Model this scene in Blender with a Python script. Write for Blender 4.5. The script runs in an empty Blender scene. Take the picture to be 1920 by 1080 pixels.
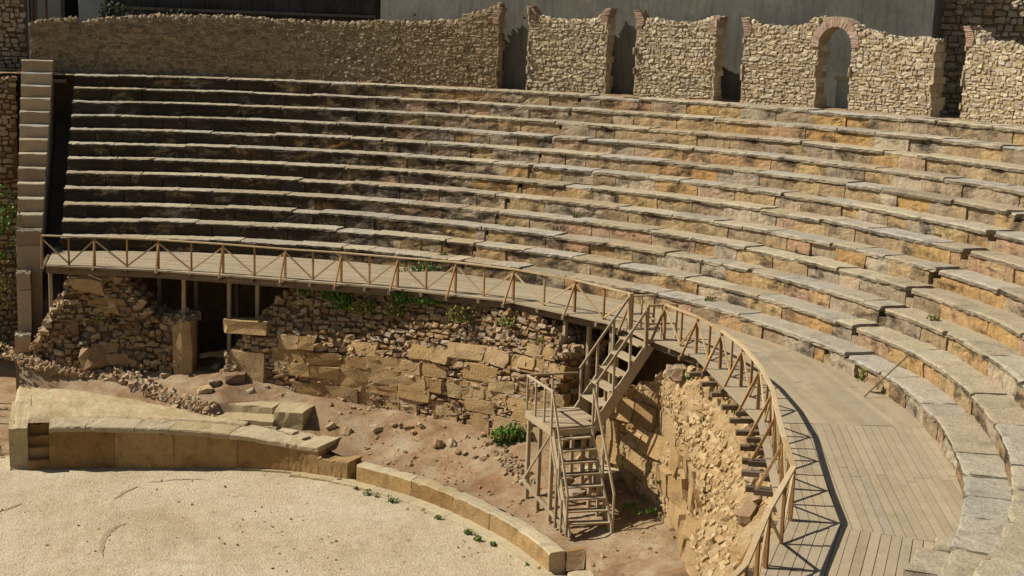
import bpy, math, random
import numpy as np
from mathutils import Matrix, Vector
rnd = random.Random(7)
rng = np.random.default_rng(7)
scene = bpy.context.scene
C = scene.collection

# ------------------------------------------------------------------ camera
CAM = np.array([0.0, -27.422, 11.653])
YAW, PIT, ROL, FPX = 0.3643259623, -0.1769418744, 0.0338721406, 2677.18
Fv = np.array([math.sin(YAW)*math.cos(PIT), math.cos(YAW)*math.cos(PIT), math.sin(PIT)])
_R = np.array([math.cos(YAW), -math.sin(YAW), 0.0]); _U = np.cross(_R, Fv)
Rv = math.cos(ROL)*_R + math.sin(ROL)*_U
Uv = -math.sin(ROL)*_R + math.cos(ROL)*_U
cd = bpy.data.cameras.new('camera'); cam = bpy.data.objects.new('camera', cd); C.objects.link(cam)
cd.sensor_width = 36; cd.lens = FPX/1920*36; cd.clip_start = 0.1; cd.clip_end = 3000
cam.matrix_world = Matrix(((Rv[0], Uv[0], -Fv[0], CAM[0]), (Rv[1], Uv[1], -Fv[1], CAM[1]), (Rv[2], Uv[2], -Fv[2], CAM[2]), (0, 0, 0, 1)))
scene.camera = cam

# ------------------------------------------------------------------ sky, sun, exposure
SUN = Vector((-0.635, 0.283, 0.72)).normalized()
w = bpy.data.worlds.new('World'); scene.world = w; w.use_nodes = True
nt = w.node_tree; nt.nodes.clear()
sky = nt.nodes.new('ShaderNodeTexSky'); sky.sky_type = 'NISHITA'; sky.sun_disc = False
sky.sun_elevation = math.asin(SUN.z); sky.sun_rotation = math.atan2(SUN.x, SUN.y) % (2*math.pi)
bg = nt.nodes.new('ShaderNodeBackground'); bg.inputs[1].default_value = 0.05
wo = nt.nodes.new('ShaderNodeOutputWorld')
nt.links.new(sky.outputs[0], bg.inputs[0]); nt.links.new(bg.outputs[0], wo.inputs[0])
sd = bpy.data.lights.new('sun', 'SUN'); sd.energy = 5.0; sd.angle = math.radians(0.5); sd.color = (1.0, 0.945, 0.86)
so = bpy.data.objects.new('sun', sd); C.objects.link(so); so.rotation_euler = SUN.to_track_quat('Z', 'Y').to_euler()
so.location = (-20, 5, 30)
scene.view_settings.view_transform = 'Standard'; scene.view_settings.look = 'None'
scene.view_settings.gamma = 1; scene.view_settings.exposure = 0.38
scene.render.engine = 'CYCLES'

# ------------------------------------------------------------------ helpers
def lin(h):
    h = h.lstrip('#'); v = [int(h[i:i+2], 16)/255 for i in (0, 2, 4)]
    return tuple([(x/12.92 if x <= .04045 else ((x+.055)/1.055)**2.4) for x in v] + [1.0])

def ray(x, y):
    return Fv + Rv*(x-960)/FPX - Uv*(y-540)/FPX
def at(x, y, z):                       # point of the photo on the level plane z
    D = ray(x, y); t = (z-CAM[2])/D[2]; return CAM + t*D
def atr(x, y, r):                      # point of the photo on the upright cylinder of radius r
    D = ray(x, y); a = D[0]**2+D[1]**2; b = 2*(CAM[0]*D[0]+CAM[1]*D[1]); c = CAM[0]**2+CAM[1]**2-r*r
    t = (-b+math.sqrt(b*b-4*a*c))/2/a; return CAM+t*D
def th_of(Q): return math.atan2(Q[0], Q[1])
def pol(r, th, z): return np.array([r*math.sin(th), r*math.cos(th), z])

# smooth pseudo random noise, vectorised
_fr = rng.normal(size=(5, 7, 3)); _ph = rng.uniform(0, 6.28, size=(5, 7))
def noise(P, scale=1.0, octaves=3, seed=0):
    P = np.asarray(P, float)*scale + seed*17.3
    out = 0; a = 1.0; s = 1.0
    for o in range(octaves):
        q = P*s
        k = (o+seed) % 5
        out = out + a*np.sin(q@(_fr[k].T)*1.6+_ph[k]).sum(-1)/3.0
        a *= .55; s *= 2.1
    return out

class MB:
    def __init__(s): s.v = []; s.f = []; s.n = 0; s.t = []; s.sm = []
    def add(s, V, Fc, tint=None):
        V = np.asarray(V, float).reshape(-1, 3); s.v.append(V)
        s.f += [tuple(i+s.n for i in f) for f in Fc]
        t = rnd.random() if tint is None else tint
        s.t.append(np.full(len(V), t) if np.isscalar(t) else np.asarray(t)); s.n += len(V)
    def add_np(s, V, Q, T):            # V (n,3), Q (m,4) ints
        s.v.append(V); s.f += (Q+s.n).tolist(); s.t.append(T); s.n += len(V)
    mi = None
    def box(s, a, b, tint=None, jit=0):
        x0, y0, z0 = a; x1, y1, z1 = b
        V = np.array([[x0, y0, z0], [x1, y0, z0], [x1, y1, z0], [x0, y1, z0], [x0, y0, z1], [x1, y0, z1], [x1, y1, z1], [x0, y1, z1]], float)
        if jit: V += rng.normal(size=V.shape)*jit
        s.add(V, BOXF, tint)
    def beam(s, a, b, w, h, tint=None, up=(0, 0, 1), bev=True):   # bar from a to b, chamfered section
        a = np.array(a, float); b = np.array(b, float); d = b-a; L = np.linalg.norm(d); d /= L
        up = np.array(up, float)
        if abs(d@up) > .97: up = np.array([1.0, 0.2, 0])
        x = np.cross(d, up); x /= np.linalg.norm(x); y = np.cross(x, d)
        c = min(w, h)*.12
        ring = [(-w/2+c, -h/2), (w/2-c, -h/2), (w/2, -h/2+c), (w/2, h/2-c), (w/2-c, h/2), (-w/2+c, h/2), (-w/2, h/2-c), (-w/2, -h/2+c)]
        V = []
        for q in (a, b):
            for (u, v) in ring: V.append(q+x*u+y*v)
        Fc = [(i, (i+1) % 8, (i+1) % 8+8, i+8) for i in range(8)] + [tuple(range(7, -1, -1)), tuple(range(8, 16))]
        s.add(V, Fc, tint)
    def loft(s, R, tint=None, caps=True):      # R (ncol, nring, 3)
        R = np.asarray(R, float); n, m, _ = R.shape
        idx = np.arange(n*m).reshape(n, m)
        a = idx[:-1, :]; b = idx[1:, :]
        Q = np.stack([a, np.roll(a, -1, 1), np.roll(b, -1, 1), b], -1).reshape(-1, 4)
        t = rnd.random() if tint is None else tint
        base = s.n
        s.add_np(R.reshape(-1, 3), Q, np.full(n*m, t))
        if caps:
            s.f.append([base+i for i in idx[0][::-1]]); s.f.append([base+i for i in idx[-1]])
        if s.mi is not None:
            s.mi += [1 if (q % m) in s.front else 0 for q in range((n-1)*m)]+([0, 0] if caps else [])
    def grid(s, R, tint=0.5):
        R = np.asarray(R, float); n, m, _ = R.shape
        idx = np.arange(n*m).reshape(n, m)
        Q = np.stack([idx[:-1, :-1], idx[:-1, 1:], idx[1:, 1:], idx[1:, :-1]], -1).reshape(-1, 4)
        s.add_np(R.reshape(-1, 3), Q, np.full(n*m, tint) if np.isscalar(tint) else tint.reshape(-1))
    def build(s, name, mat, parent=None, smooth=False, label=None, cat=None, group=None, kind=None, fixn=True):
        V = np.concatenate(s.v); T = np.concatenate(s.t)
        if parent is None:
            o0 = np.array([(V[:, 0].min()+V[:, 0].max())/2, (V[:, 1].min()+V[:, 1].max())/2, V[:, 2].min()])
        else: o0 = np.array(parent['_o'] if '_o' in parent else (0, 0, 0))
        me = bpy.data.meshes.new(name); me.from_pydata((V-o0).tolist(), [], s.f)
        at_ = me.attributes.new('tint', 'FLOAT', 'POINT'); at_.data.foreach_set('value', T.astype(np.float32))
        if smooth: me.polygons.foreach_set('use_smooth', [True]*len(me.polygons))
        if fixn:
            import bmesh
            bm = bmesh.new(); bm.from_mesh(me); bmesh.ops.recalc_face_normals(bm, faces=bm.faces); bm.to_mesh(me); bm.free()
        me.materials.append(mat)
        if s.mi is not None:
            me.materials.append(s.mat2); me.polygons.foreach_set('material_index', s.mi)
        o = bpy.data.objects.new(name, me); C.objects.link(o)
        if parent is None: o.location = o0
        else: o.parent = parent
        tag(o, label, cat, group, kind)
        return o
BOXF = [(0, 3, 2, 1), (4, 5, 6, 7), (0, 1, 5, 4), (1, 2, 6, 5), (2, 3, 7, 6), (3, 0, 4, 7)]
def tag(o, label=None, cat=None, group=None, kind=None):
    if label: o['label'] = label
    if cat: o['category'] = cat
    if group: o['group'] = group
    if kind: o['kind'] = kind
    return o
def thing(name, label, cat, loc, group=None):
    o = bpy.data.objects.new(name, None); C.objects.link(o); o.location = tuple(loc); o.empty_display_size = .3
    o['_o'] = [float(x) for x in loc]
    return tag(o, label, cat, group)

# rounded stone template (26 points of a 3x3x3 cage)
_tp = np.array([(i, j, k) for i in (-1, 0, 1) for j in (-1, 0, 1) for k in (-1, 0, 1) if (i, j, k) != (0, 0, 0)], float)
_key = {tuple(p): i for i, p in enumerate(_tp.astype(int).tolist())}
_tq = []
for ax in range(3):
    for sg in (-1, 1):
        o1, o2 = [a for a in range(3) if a != ax]
        for i in (-1, 0):
            for j in (-1, 0):
                q = []
                for (di, dj) in ((0, 0), (1, 0), (1, 1), (0, 1)):
                    p = [0, 0, 0]; p[ax] = sg; p[o1] = i+di; p[o2] = j+dj; q.append(_key[tuple(p)])
                # outward winding
                a, b, c = [_tp[x] for x in q[:3]]
                if np.dot(np.cross(b-a, c-a), _tp[q[0]]+_tp[q[2]]) < 0: q = q[::-1]
                _tq.append(q)
_tq = np.array(_tq)
def stones(mb, P, A, S, roundness=.5, jit=.12, tints=None):
    """P (n,3) centres, A (n,3,3) rows = axes, S (n,3) half sizes"""
    n = len(P)
    if n == 0: return
    l = np.linalg.norm(_tp, axis=1, keepdims=True)
    T = _tp*(1-roundness)+(_tp/l*1.15)*roundness
    V = T[None]+rng.normal(size=(n, 26, 3))*jit
    V = V*S[:, None, :]
    V = np.einsum('nvi,nij->nvj', V, A)+P[:, None, :]
    Q = (_tq[None]+(np.arange(n)*26)[:, None, None]).reshape(-1, 4)
    t = rng.random(n) if tints is None else tints
    mb.add_np(V.reshape(-1, 3), Q, np.repeat(t, 26))
def randrot(n, amt=1.0):
    out = np.empty((n, 3, 3))
    for i in range(n):
        v = rng.normal(size=3); v /= np.linalg.norm(v); a = rng.normal()*amt
        K = np.array([[0, -v[2], v[1]], [v[2], 0, -v[0]], [-v[1], v[0], 0]])
        out[i] = np.eye(3)+math.sin(a)*K+(1-math.cos(a))*K@K
    return out
def wall_stones(mb, S, u0, u1, v0, v1, cw, ch, top=None, bottom=None, depth=.12, gap=.012, roundness=.35, jit=.09, prot=.03, skip=0, tilt=.05, seedtint=None, chaos=0.0):
    """S(u, v) -> point; u, v in metres along and up the wall face. Courses of stones with random lengths."""
    P = []; A = []; Sz = []
    v = v0
    while v < v1:
        h = rnd.uniform(*ch); u = u0-rnd.uniform(0, cw[0])
        while u < u1:
            wd = rnd.uniform(*cw); uc = u+wd/2; vc = v+h/2+rnd.gauss(0, 1)*h*.3*chaos
            hh = h*(1-rnd.random()*.3*chaos); u += wd
            if uc < u0 or uc > u1: continue
            if top is not None and vc+hh*.3 > top(uc): continue
            if bottom is not None and vc+hh*.5 < bottom(uc): continue
            if rnd.random() < skip: continue
            e = .05
            p = S(uc, vc); du = S(uc+e, vc)-S(uc-e, vc); dv = S(uc, vc+e)-S(uc, vc-e)
            du /= np.linalg.norm(du); nn = np.cross(du, dv); nn /= np.linalg.norm(nn); dv = np.cross(nn, du)
            pr = rnd.uniform(-prot, prot)
            P.append(p+nn*(pr-depth*.25)); A.append(np.stack([du, dv, nn])); q_ = 1-chaos*.45*rnd.random()**2; Sz.append((max(.02, wd/2*q_-gap), max(.02, hh/2*(1-chaos*.3*rnd.random()**2)-gap), depth*rnd.uniform(.7, 1.1)))
        v += h
    if not P: return
    A = np.array(A); A = np.einsum('nij,njk->nik', randrot(len(A), tilt+chaos*.12), A)
    stones(mb, np.array(P), A, np.array(Sz), roundness, jit)

# ------------------------------------------------------------------ materials
def nd(nt, typ, **kw):
    n = nt.nodes.new(typ)
    for k, v in kw.items(): setattr(n, k, v)
    return n
def base_mat(name, rough=.9):
    m = bpy.data.materials.new(name); m.use_nodes = True; nt = m.node_tree
    b = nt.nodes['Principled BSDF']; b.inputs['Roughness'].default_value = rough
    b.inputs['Specular IOR Level'].default_value = .15
    return m, nt, b
def pos(nt, scale=(1, 1, 1)):
    g = nd(nt, 'ShaderNodeNewGeometry'); mp = nd(nt, 'ShaderNodeMapping')
    mp.inputs['Scale'].default_value = scale
    nt.links.new(g.outputs['Position'], mp.inputs['Vector']); return mp.outputs[0]
def noi(nt, vec, scale, detail=4, rough=.6, dist=0.0):
    n = nd(nt, 'ShaderNodeTexNoise'); n.inputs['Scale'].default_value = scale; n.inputs['Detail'].default_value = detail
    n.inputs['Roughness'].default_value = rough; n.inputs['Distortion'].default_value = dist
    nt.links.new(vec, n.inputs['Vector']); return n.outputs[0]
def ramp(nt, fac, stops):
    r = nd(nt, 'ShaderNodeValToRGB'); e = r.color_ramp.elements
    while len(e) < len(stops): e.new(.5)
    for i, (p_, c_) in enumerate(stops):
        e[i].position = p_; e[i].color = lin(c_) if isinstance(c_, str) else (c_, c_, c_, 1)
    nt.links.new(fac, r.inputs[0]); return r.outputs[0]
def mix(nt, a, b, fac, mode='MIX'):
    n = nd(nt, 'ShaderNodeMix', data_type='RGBA', blend_type=mode)
    for s_, v in ((n.inputs[6], a), (n.inputs[7], b), (n.inputs[0], fac)):
        if isinstance(v, (int, float)): s_.default_value = v
        elif isinstance(v, tuple): s_.default_value = v
        elif isinstance(v, str): s_.default_value = lin(v)
        else: nt.links.new(v, s_)
    return n.outputs[2]
def tintv(nt):
    a = nd(nt, 'ShaderNodeAttribute'); a.attribute_name = 'tint'; return a.outputs['Fac']
def bump(nt, b, h, strength=.5, dist=.02):
    n = nd(nt, 'ShaderNodeBump'); n.inputs['Strength'].default_value = strength; n.inputs['Distance'].default_value = dist
    nt.links.new(h, n.inputs['Height']); nt.links.new(n.outputs[0], b.inputs['Normal'])
def stone_mat(name, cols, tints=None, stain='#3a3026', stain_lo=.62, stain_hi=.75, stain_amt=.7, streak=0.0, sc=1.0, bs=.6, bd=.02, speck=.35, lichen=None, crust_shade=0.0):
    m, nt, b = base_mat(name)
    p_ = pos(nt)
    n1 = noi(nt, p_, 1.3*sc, 5, .65)
    k = len(cols); st = [(.3+.4*i/(k-1), c) for i, c in enumerate(cols)]
    col = ramp(nt, n1, st)
    if tints:
        tc = ramp(nt, tintv(nt), [(i/(len(tints)-1), c) for i, c in enumerate(tints)])
        col = mix(nt, col, tc, .68)
    n2 = noi(nt, p_, 14*sc, 6, .75)
    col = mix(nt, col, ramp(nt, n2, [(.3, .45), (.5, .95), (.7, 1.0)]), speck*1.6 if speck < .6 else 1.0, 'MULTIPLY')
    n3 = noi(nt, p_, .9*sc, 6, .7, .6)
    sf = ramp(nt, n3, [(stain_lo, 0.0), (stain_hi, stain_amt)])
    if streak:
        ps = pos(nt, (3.2, 3.2, .35)); n4 = noi(nt, ps, 2.4, 5, .7)
        sf2 = ramp(nt, n4, [(.48, 0.0), (.66, streak)])
        col = mix(nt, col, stain, sf2)
    col = mix(nt, col, stain, sf)
    if lichen:
        n5 = noi(nt, p_, 3.1*sc, 6, .7); col = mix(nt, col, lichen, ramp(nt, n5, [(.55, 0.0), (.68, .75)]))
    if crust_shade:        # black weathering crust plus painted shade, heaviest left of the middle stair
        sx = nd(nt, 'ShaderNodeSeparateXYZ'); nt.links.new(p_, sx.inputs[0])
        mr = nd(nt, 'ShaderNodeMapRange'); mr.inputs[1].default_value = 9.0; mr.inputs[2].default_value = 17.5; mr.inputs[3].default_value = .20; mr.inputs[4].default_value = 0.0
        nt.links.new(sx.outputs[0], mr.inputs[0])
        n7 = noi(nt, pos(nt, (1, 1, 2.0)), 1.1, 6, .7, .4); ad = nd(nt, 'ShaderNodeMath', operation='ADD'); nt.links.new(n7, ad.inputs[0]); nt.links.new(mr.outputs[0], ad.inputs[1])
        col = mix(nt, col, '#2a231c', ramp(nt, ad.outputs[0], [(.50, 0.0), (.66, crust_shade)]))
    nt.links.new(col, b.inputs['Base Color'])
    n6 = noi(nt, p_, 9*sc, 8, .75)
    bump(nt, b, n6, bs, bd)
    return m
M = {}
M['slab'] = stone_mat('weathered_seat_slab_stone', ['#948468', '#ae9f80', '#beb092'], ['#8c806a', '#ae9e80', '#c2b595', '#aaa598', '#ad9874', '#a09a8c', '#bbac90', '#b0aca2'], stain='#5e5240', stain_lo=.52, stain_hi=.72, stain_amt=.55, sc=1.6, speck=.6, lichen='#8c8474', bs=1.0, bd=.05)
M['nosing'] = stone_mat('crusted_shaded_nosing_stone', ['#756a56', '#8c7f68', '#a4977c'], ['#6a604e', '#8c7f66', '#a89a7e', '#7c766a'], stain='#2f2a26', stain_lo=.5, stain_hi=.7, stain_amt=.65, sc=1.6, speck=.5, crust_shade=.85)  # front faces darkened by black patina and by shade painted into the colour
M['riser'] = stone_mat('ochre_seat_riser_stone', ['#917a5c', '#ac946c', '#c0aa82'], ['#84705a', '#ad946c', '#bc9c66', '#a0927e', '#be9450', '#b58e72', '#c2b498', '#8e8270', '#b98a4c', '#a69c8c'], stain='#54483a', stain_lo=.52, stain_hi=.72, stain_amt=.55, streak=.4, sc=1.5, speck=.6, crust_shade=.9, bs=1.0, bd=.05)
M['endwall'] = stone_mat('tan_block_stone', ['#998264', '#ad9674', '#b8a282'], ['#8c7658', '#ae9674', '#bba686'], stain='#4a3c2c', sc=1.6, speck=.5)
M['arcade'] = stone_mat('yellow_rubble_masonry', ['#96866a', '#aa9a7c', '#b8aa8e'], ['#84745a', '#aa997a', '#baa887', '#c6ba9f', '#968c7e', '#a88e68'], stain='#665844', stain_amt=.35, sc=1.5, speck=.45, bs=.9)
M['arcade_shaded'] = stone_mat('grey_brown_shaded_masonry', ['#74634c', '#87755a', '#97866a'], ['#645640', '#88765a', '#998668', '#ab987a', '#766a58'], stain='#3a3228', stain_amt=.5, sc=1.5, speck=.5, bs=.9)  # grey-brown weathered arcade stone, darkened further by painted-in shade
M['ochre'] = stone_mat('ochre_limestone_blocks', ['#9a7c50', '#b39464', '#c0a57a'], ['#8e6e44', '#ae8e5e', '#bd9c6c', '#a88e6a', '#b79c72'], stain='#54402a', stain_amt=.6, stain_lo=.52, sc=2.0, speck=.7, bs=1.0, bd=.06)
M['rubble'] = stone_mat('brown_field_rubble', ['#7d6548', '#9a8160', '#ab9574'], ['#6c5440', '#927656', '#a98e66', '#b5a284', '#8a7c6c', '#9a7048'], stain='#40301f', stain_amt=.55, sc=2, speck=.5, bs=.9)
M['rubble_pale'] = stone_mat('pale_tan_rubble', ['#94794f', '#a88c62', '#b59c74'], ['#8a6e48', '#a68a5e', '#b3986c', '#b8a27e', '#9c7e52'], stain='#5c4630', stain_amt=.4, sc=2, speck=.5, bs=.9)  # paler tan stone of the right ruin
M['mortar'] = stone_mat('earth_mortar', ['#6a5238', '#7d6445', '#8a7252'], None, stain='#35281a', stain_amt=.6, sc=2.5, speck=.5, bs=1, bd=.05)
M['mortar_pale'] = stone_mat('pale_mortar', ['#94825f', '#a2906c', '#ae9c7a'], None, stain='#40331f', stain_amt=.5, sc=2.5, speck=.4, bs=1, bd=.04)
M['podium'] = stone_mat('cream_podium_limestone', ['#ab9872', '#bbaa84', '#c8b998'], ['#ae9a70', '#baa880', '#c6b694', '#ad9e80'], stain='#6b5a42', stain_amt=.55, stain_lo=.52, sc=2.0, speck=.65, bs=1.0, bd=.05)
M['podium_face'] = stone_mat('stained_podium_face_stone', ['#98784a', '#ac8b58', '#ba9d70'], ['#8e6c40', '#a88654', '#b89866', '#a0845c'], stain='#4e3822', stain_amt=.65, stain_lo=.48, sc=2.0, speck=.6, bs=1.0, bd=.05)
M['brick'] = stone_mat('rose_tan_brick', ['#8e7460', '#9a806a', '#a8907c'], ['#8a6e58', '#9c8470', '#aa9684'], stain='#5c4636', sc=4)
def wood_mat(name, cols, sc=1.0, dark='#4c3d2c', tints=None):
    m, nt, b = base_mat(name, .75)
    p_ = pos(nt); n1 = noi(nt, p_, 2.2*sc, 5, .6)
    col = ramp(nt, n1, [(.3, cols[0]), (.5, cols[1]), (.7, cols[2])])
    if tints: col = mix(nt, col, ramp(nt, tintv(nt), [(i/(len(tints)-1), c) for i, c in enumerate(tints)]), .6)
    n2 = noi(nt, p_, 25*sc, 4, .7)
    col = mix(nt, col, ramp(nt, n2, [(.3, .6), (.6, 1.0)]), .6, 'MULTIPLY')
    n3 = noi(nt, p_, .7, 4, .6, .5)
    col = mix(nt, col, dark, ramp(nt, n3, [(.6, 0.0), (.78, .35)]))
    nt.links.new(col, b.inputs['Base Color']); bump(nt, b, n2, .4, .01); return m
M['deck'] = wood_mat('weathered_deck_timber', ['#93826a', '#a28f74', '#ae9c82'], 1, tints=['#85785e', '#988a6e', '#a39678', '#90866c', '#9c8c6c', '#8c8470'])
M['rail'] = wood_mat('tan_railing_timber', ['#a08762', '#b39a72', '#c0aa86'], 1, tints=['#8c7048', '#ae946a', '#c4ae88', '#a89878'])
M['postwood'] = wood_mat('orange_brown_post_timber', ['#8c683e', '#a07a4c', '#b08c60'], 1, tints=['#7e5a36', '#a07a4c', '#b39264'])
M['stairwood'] = wood_mat('grey_stair_timber', ['#8f7d62', '#a18f72', '#ae9e82'], 1, tints=['#7e6c52', '#a08e70', '#b0a284'])
M['darkwood'] = wood_mat('dark_structural_timber', ['#5a4c3c', '#6a5a48', '#786854'], 1, tints=['#4c4034', '#6c5c48', '#80705a'])
M['concrete'] = stone_mat('grey_board_marked_concrete', ['#5f5c52', '#6b675c', '#757165'], None, stain='#45433e', stain_amt=.5, stain_lo=.5, streak=.5, sc=.6, speck=.3, bs=.3)
M['darkwall'] = stone_mat('dark_streaked_plaster', ['#3c3a36', '#4a4742', '#56524a'], None, stain='#242220', stain_amt=.7, stain_lo=.45, streak=.6, sc=.9, speck=.4)  # dark base tone with darker patches and streaks
M['plaster'] = stone_mat('pale_grey_plaster', ['#8f948c', '#9aa098', '#a4a9a0'], None, stain='#60635c', sc=.6, speck=.2)
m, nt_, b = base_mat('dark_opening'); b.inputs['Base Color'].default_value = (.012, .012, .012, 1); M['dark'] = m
def gravel_mat(name='pale_pink_gravel', k=1.0):
    m, nt, b = base_mat(name, .95); p_ = pos(nt)
    n1 = noi(nt, p_, .28, 5, .65, .4); col = ramp(nt, n1, [(.3, '#a09070'), (.45, '#b0a080'), (.6, '#b8a98c'), (.7, '#beb096')])
    v = nd(nt, 'ShaderNodeTexVoronoi'); v.inputs['Scale'].default_value = 22; nt.links.new(p_, v.inputs['Vector'])
    col = mix(nt, col, ramp(nt, v.outputs['Color'], [(.1, .72), (.5, .94), (.9, 1.0)]), .7, 'MULTIPLY')
    n2 = noi(nt, p_, 7, 7, .8); col = mix(nt, col, ramp(nt, n2, [(.34, .5), (.47, .93), (.6, 1.0)]), .8, 'MULTIPLY')
    n3 = noi(nt, p_, .8, 6, .75, .5); col = mix(nt, col, '#93765a', ramp(nt, n3, [(.54, 0.0), (.70, .55)]))
    n4 = noi(nt, pos(nt, (1, .35, 1)), 1.6, 5, .7); col = mix(nt, col, '#8f826a', ramp(nt, n4, [(.58, 0.0), (.72, .4)]))
    if k != 1: col = mix(nt, col, '#5c4c38', 1-k)
    nt.links.new(col, b.inputs['Base Color'])
    ad = nd(nt, 'ShaderNodeMath', operation='ADD'); nt.links.new(n2, ad.inputs[0]); nt.links.new(v.outputs['Distance'], ad.inputs[1])
    bump(nt, b, ad.outputs[0], .7, .025); return m
M['gravel_dark'] = gravel_mat('scuffed_gravel', .62)
M['gravel'] = gravel_mat()
def dirt_mat():
    m, nt, b = base_mat('brown_packed_dirt', .95); p_ = pos(nt)
    n1 = noi(nt, p_, .9, 6, .65, .3); col = ramp(nt, n1, [(.3, '#7a5f43'), (.45, '#917555'), (.56, '#a0896a'), (.7, '#aa9a7c')])
    n3 = noi(nt, p_, .55, 4, .6, .8); col = mix(nt, col, '#99683f', ramp(nt, n3, [(.56, 0.0), (.70, .38)]))
    n4 = noi(nt, p_, 1.7, 5, .7); col = mix(nt, col, '#8c8470', ramp(nt, n4, [(.56, 0.0), (.7, .5)]))
    n2 = noi(nt, p_, 12, 7, .8); col = mix(nt, col, ramp(nt, n2, [(.3, .5), (.5, .92), (.62, 1.0)]), .75, 'MULTIPLY')
    nt.links.new(col, b.inputs['Base Color']); bump(nt, b, n2, 1.0, .05); return m
M['dirt'] = dirt_mat()
M['packed'] = stone_mat('packed_tan_earth', ['#9c8862', '#ac9972', '#b8a784', '#b09468'], None, stain='#94704a', stain_amt=.45, stain_lo=.5, sc=1.0, speck=.6, bs=.8, bd=.04)
M['dirt_pale'] = stone_mat('pale_crumbling_earth', ['#97794f', '#ab8f64', '#bba47c'], None, stain='#6a5030', stain_amt=.5, sc=1.5, speck=.6, bs=1.0, bd=.06)
def leaf_mat(name, cols):
    m, nt, b = base_mat(name, .7)
    col = ramp(nt, tintv(nt), [(0, cols[0]), (.5, cols[1]), (1, cols[2])])
    nt.links.new(col, b.inputs['Base Color']); return m
M['leaf'] = leaf_mat('green_leaves', ['#3e5824', '#5a7a30', '#869a44'])
M['dryleaf'] = leaf_mat('dry_olive_weeds', ['#5c5c2c', '#7c7a40', '#9a9058'])
M['darkleaf'] = leaf_mat('dark_green_leaves', ['#24301c', '#34442a', '#4a5638'])

# ------------------------------------------------------------------ shared dimensions
H = .42; D_ = .649; R0 = 17.40; Z0 = 5.115; ZD = 4.694; NR = 12
TN = np.array([-.1, .3, .6, .9, 1.2, 1.5, 1.8, 2.1]); DN = np.array([-.078, .261, .146, -.053, .039, .022, .157, 0.0])
def df(th): return np.interp(th, TN, DN)
TH0, TH1 = .137, 2.95
AA, AB = .868, 1.652       # the two radial stairs
def rail_r(th):
    return float(np.interp(th, [.11, .22, .34, .48, .61, .73, .84, .96, 1.07, 1.21, 1.354, 1.54, 1.64, 1.73, 1.866, 1.99, 2.1, 2.2, 2.305, 2.445, 2.5, 2.58, 2.62, 2.8],
                           [15.0, 14.75, 14.4, 14.1, 14.0, 14.15, 14.4, 14.75, 15.1, 15.22, 15.22, 15.1, 14.95, 14.78, 14.6, 14.52, 14.48, 14.65, 15.0, 15.22, 15.42, 15.82, 16.0, 16.6]))
def rfront(th): return float(np.interp(th, [.1, .25, .4, .5, .65, .9, 1.2, 1.33, 1.5, 1.65, 1.8, 2.1, 3], [15.0, 14.9, 14.4, 14.2, 14.1, 14.2, 14.65, 14.8, 14.75, 14.35, 13.9, 13.4, 13.3]))
def rridge(th): return float(np.interp(th, [.07, .15, .3, .45, .50, .56, .62], [14.7, 14.4, 13.3, 12.3, 12.2, 12.7, 13.0]))
def zmedia(r, th):          # height of the sloping earth behind the low wall
    zi = float(np.interp(th, [0, .16, .42, .62, .78, .86, .95, 3], [1.15, 1.13, 1.08, .93, .72, .48, .47, .47]))
    zo = float(np.interp(th, [.1, .2, .3, .41, .5, .58, .65, .75, .82, 1.0, 1.17, 1.35, 1.5, 3], [1.74, 1.66, 1.60, 1.75, 1.86, 1.72, 1.46, 1.34, 1.27, 1.30, 1.31, 1.1, .82, .8]))
    rf = rfront(th)
    t = min(1, max(0, (r-12.0)/max(.5, rf-12.2)))
    zb = zi+(zo-zi)*(t*t*(3-2*t))
    if th < .66:
        rg = rridge(th); f = max(0, min(1, (r-rg)/.35)); g = max(0, min(1, (r-rg)/max(.4, rf-rg)))
        za = zi+.02+f*.22+(zo-zi-.24)*g; k = max(0, min(1, (.66-th)/.08)); return za*k+zb*(1-k)
    return zb
def ground_at(x, y):        # where the line of sight first meets the sloping earth
    D = ray(x, y); t0 = (2.3-CAM[2])/D[2]; t1 = (.0-CAM[2])/D[2]; n = 160
    for i in range(n):
        Q = CAM+D*(t0+(t1-t0)*i/n)
        if Q[2] < zmedia(math.hypot(Q[0], Q[1]), th_of(Q)): return Q
    return Q

def low_r(th): return float(np.interp(th, [.05, .166, .425, .622, .749, .88, 1.1, 1.3, 1.52, 3], [10.55, 10.42, 10.60, 11.15, 11.42, 11.58, 11.56, 11.50, 11.52, 11.55]))
def low_z(th): return float(np.interp(th, [.05, .166, .425, .622, .749], [1.14, 1.17, 1.12, .95, .80]))

# ================================================================== SETTING
mb = MB()
n = 60; xs = np.concatenate([-np.geomspace(400, 20, 12), np.linspace(-18, 60, 30), np.geomspace(65, 400, 12)])
ys = np.concatenate([-np.geomspace(400, 40, 8), np.linspace(-38, 45, 34), np.geomspace(50, 600, 10)])
X, Y = np.meshgrid(xs, ys); mb.grid(np.stack([X, Y, np.full_like(X, -.05)], -1))
mb.build('ground', M['dirt'], kind='structure', label='brown earth ground round the theatre')
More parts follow.
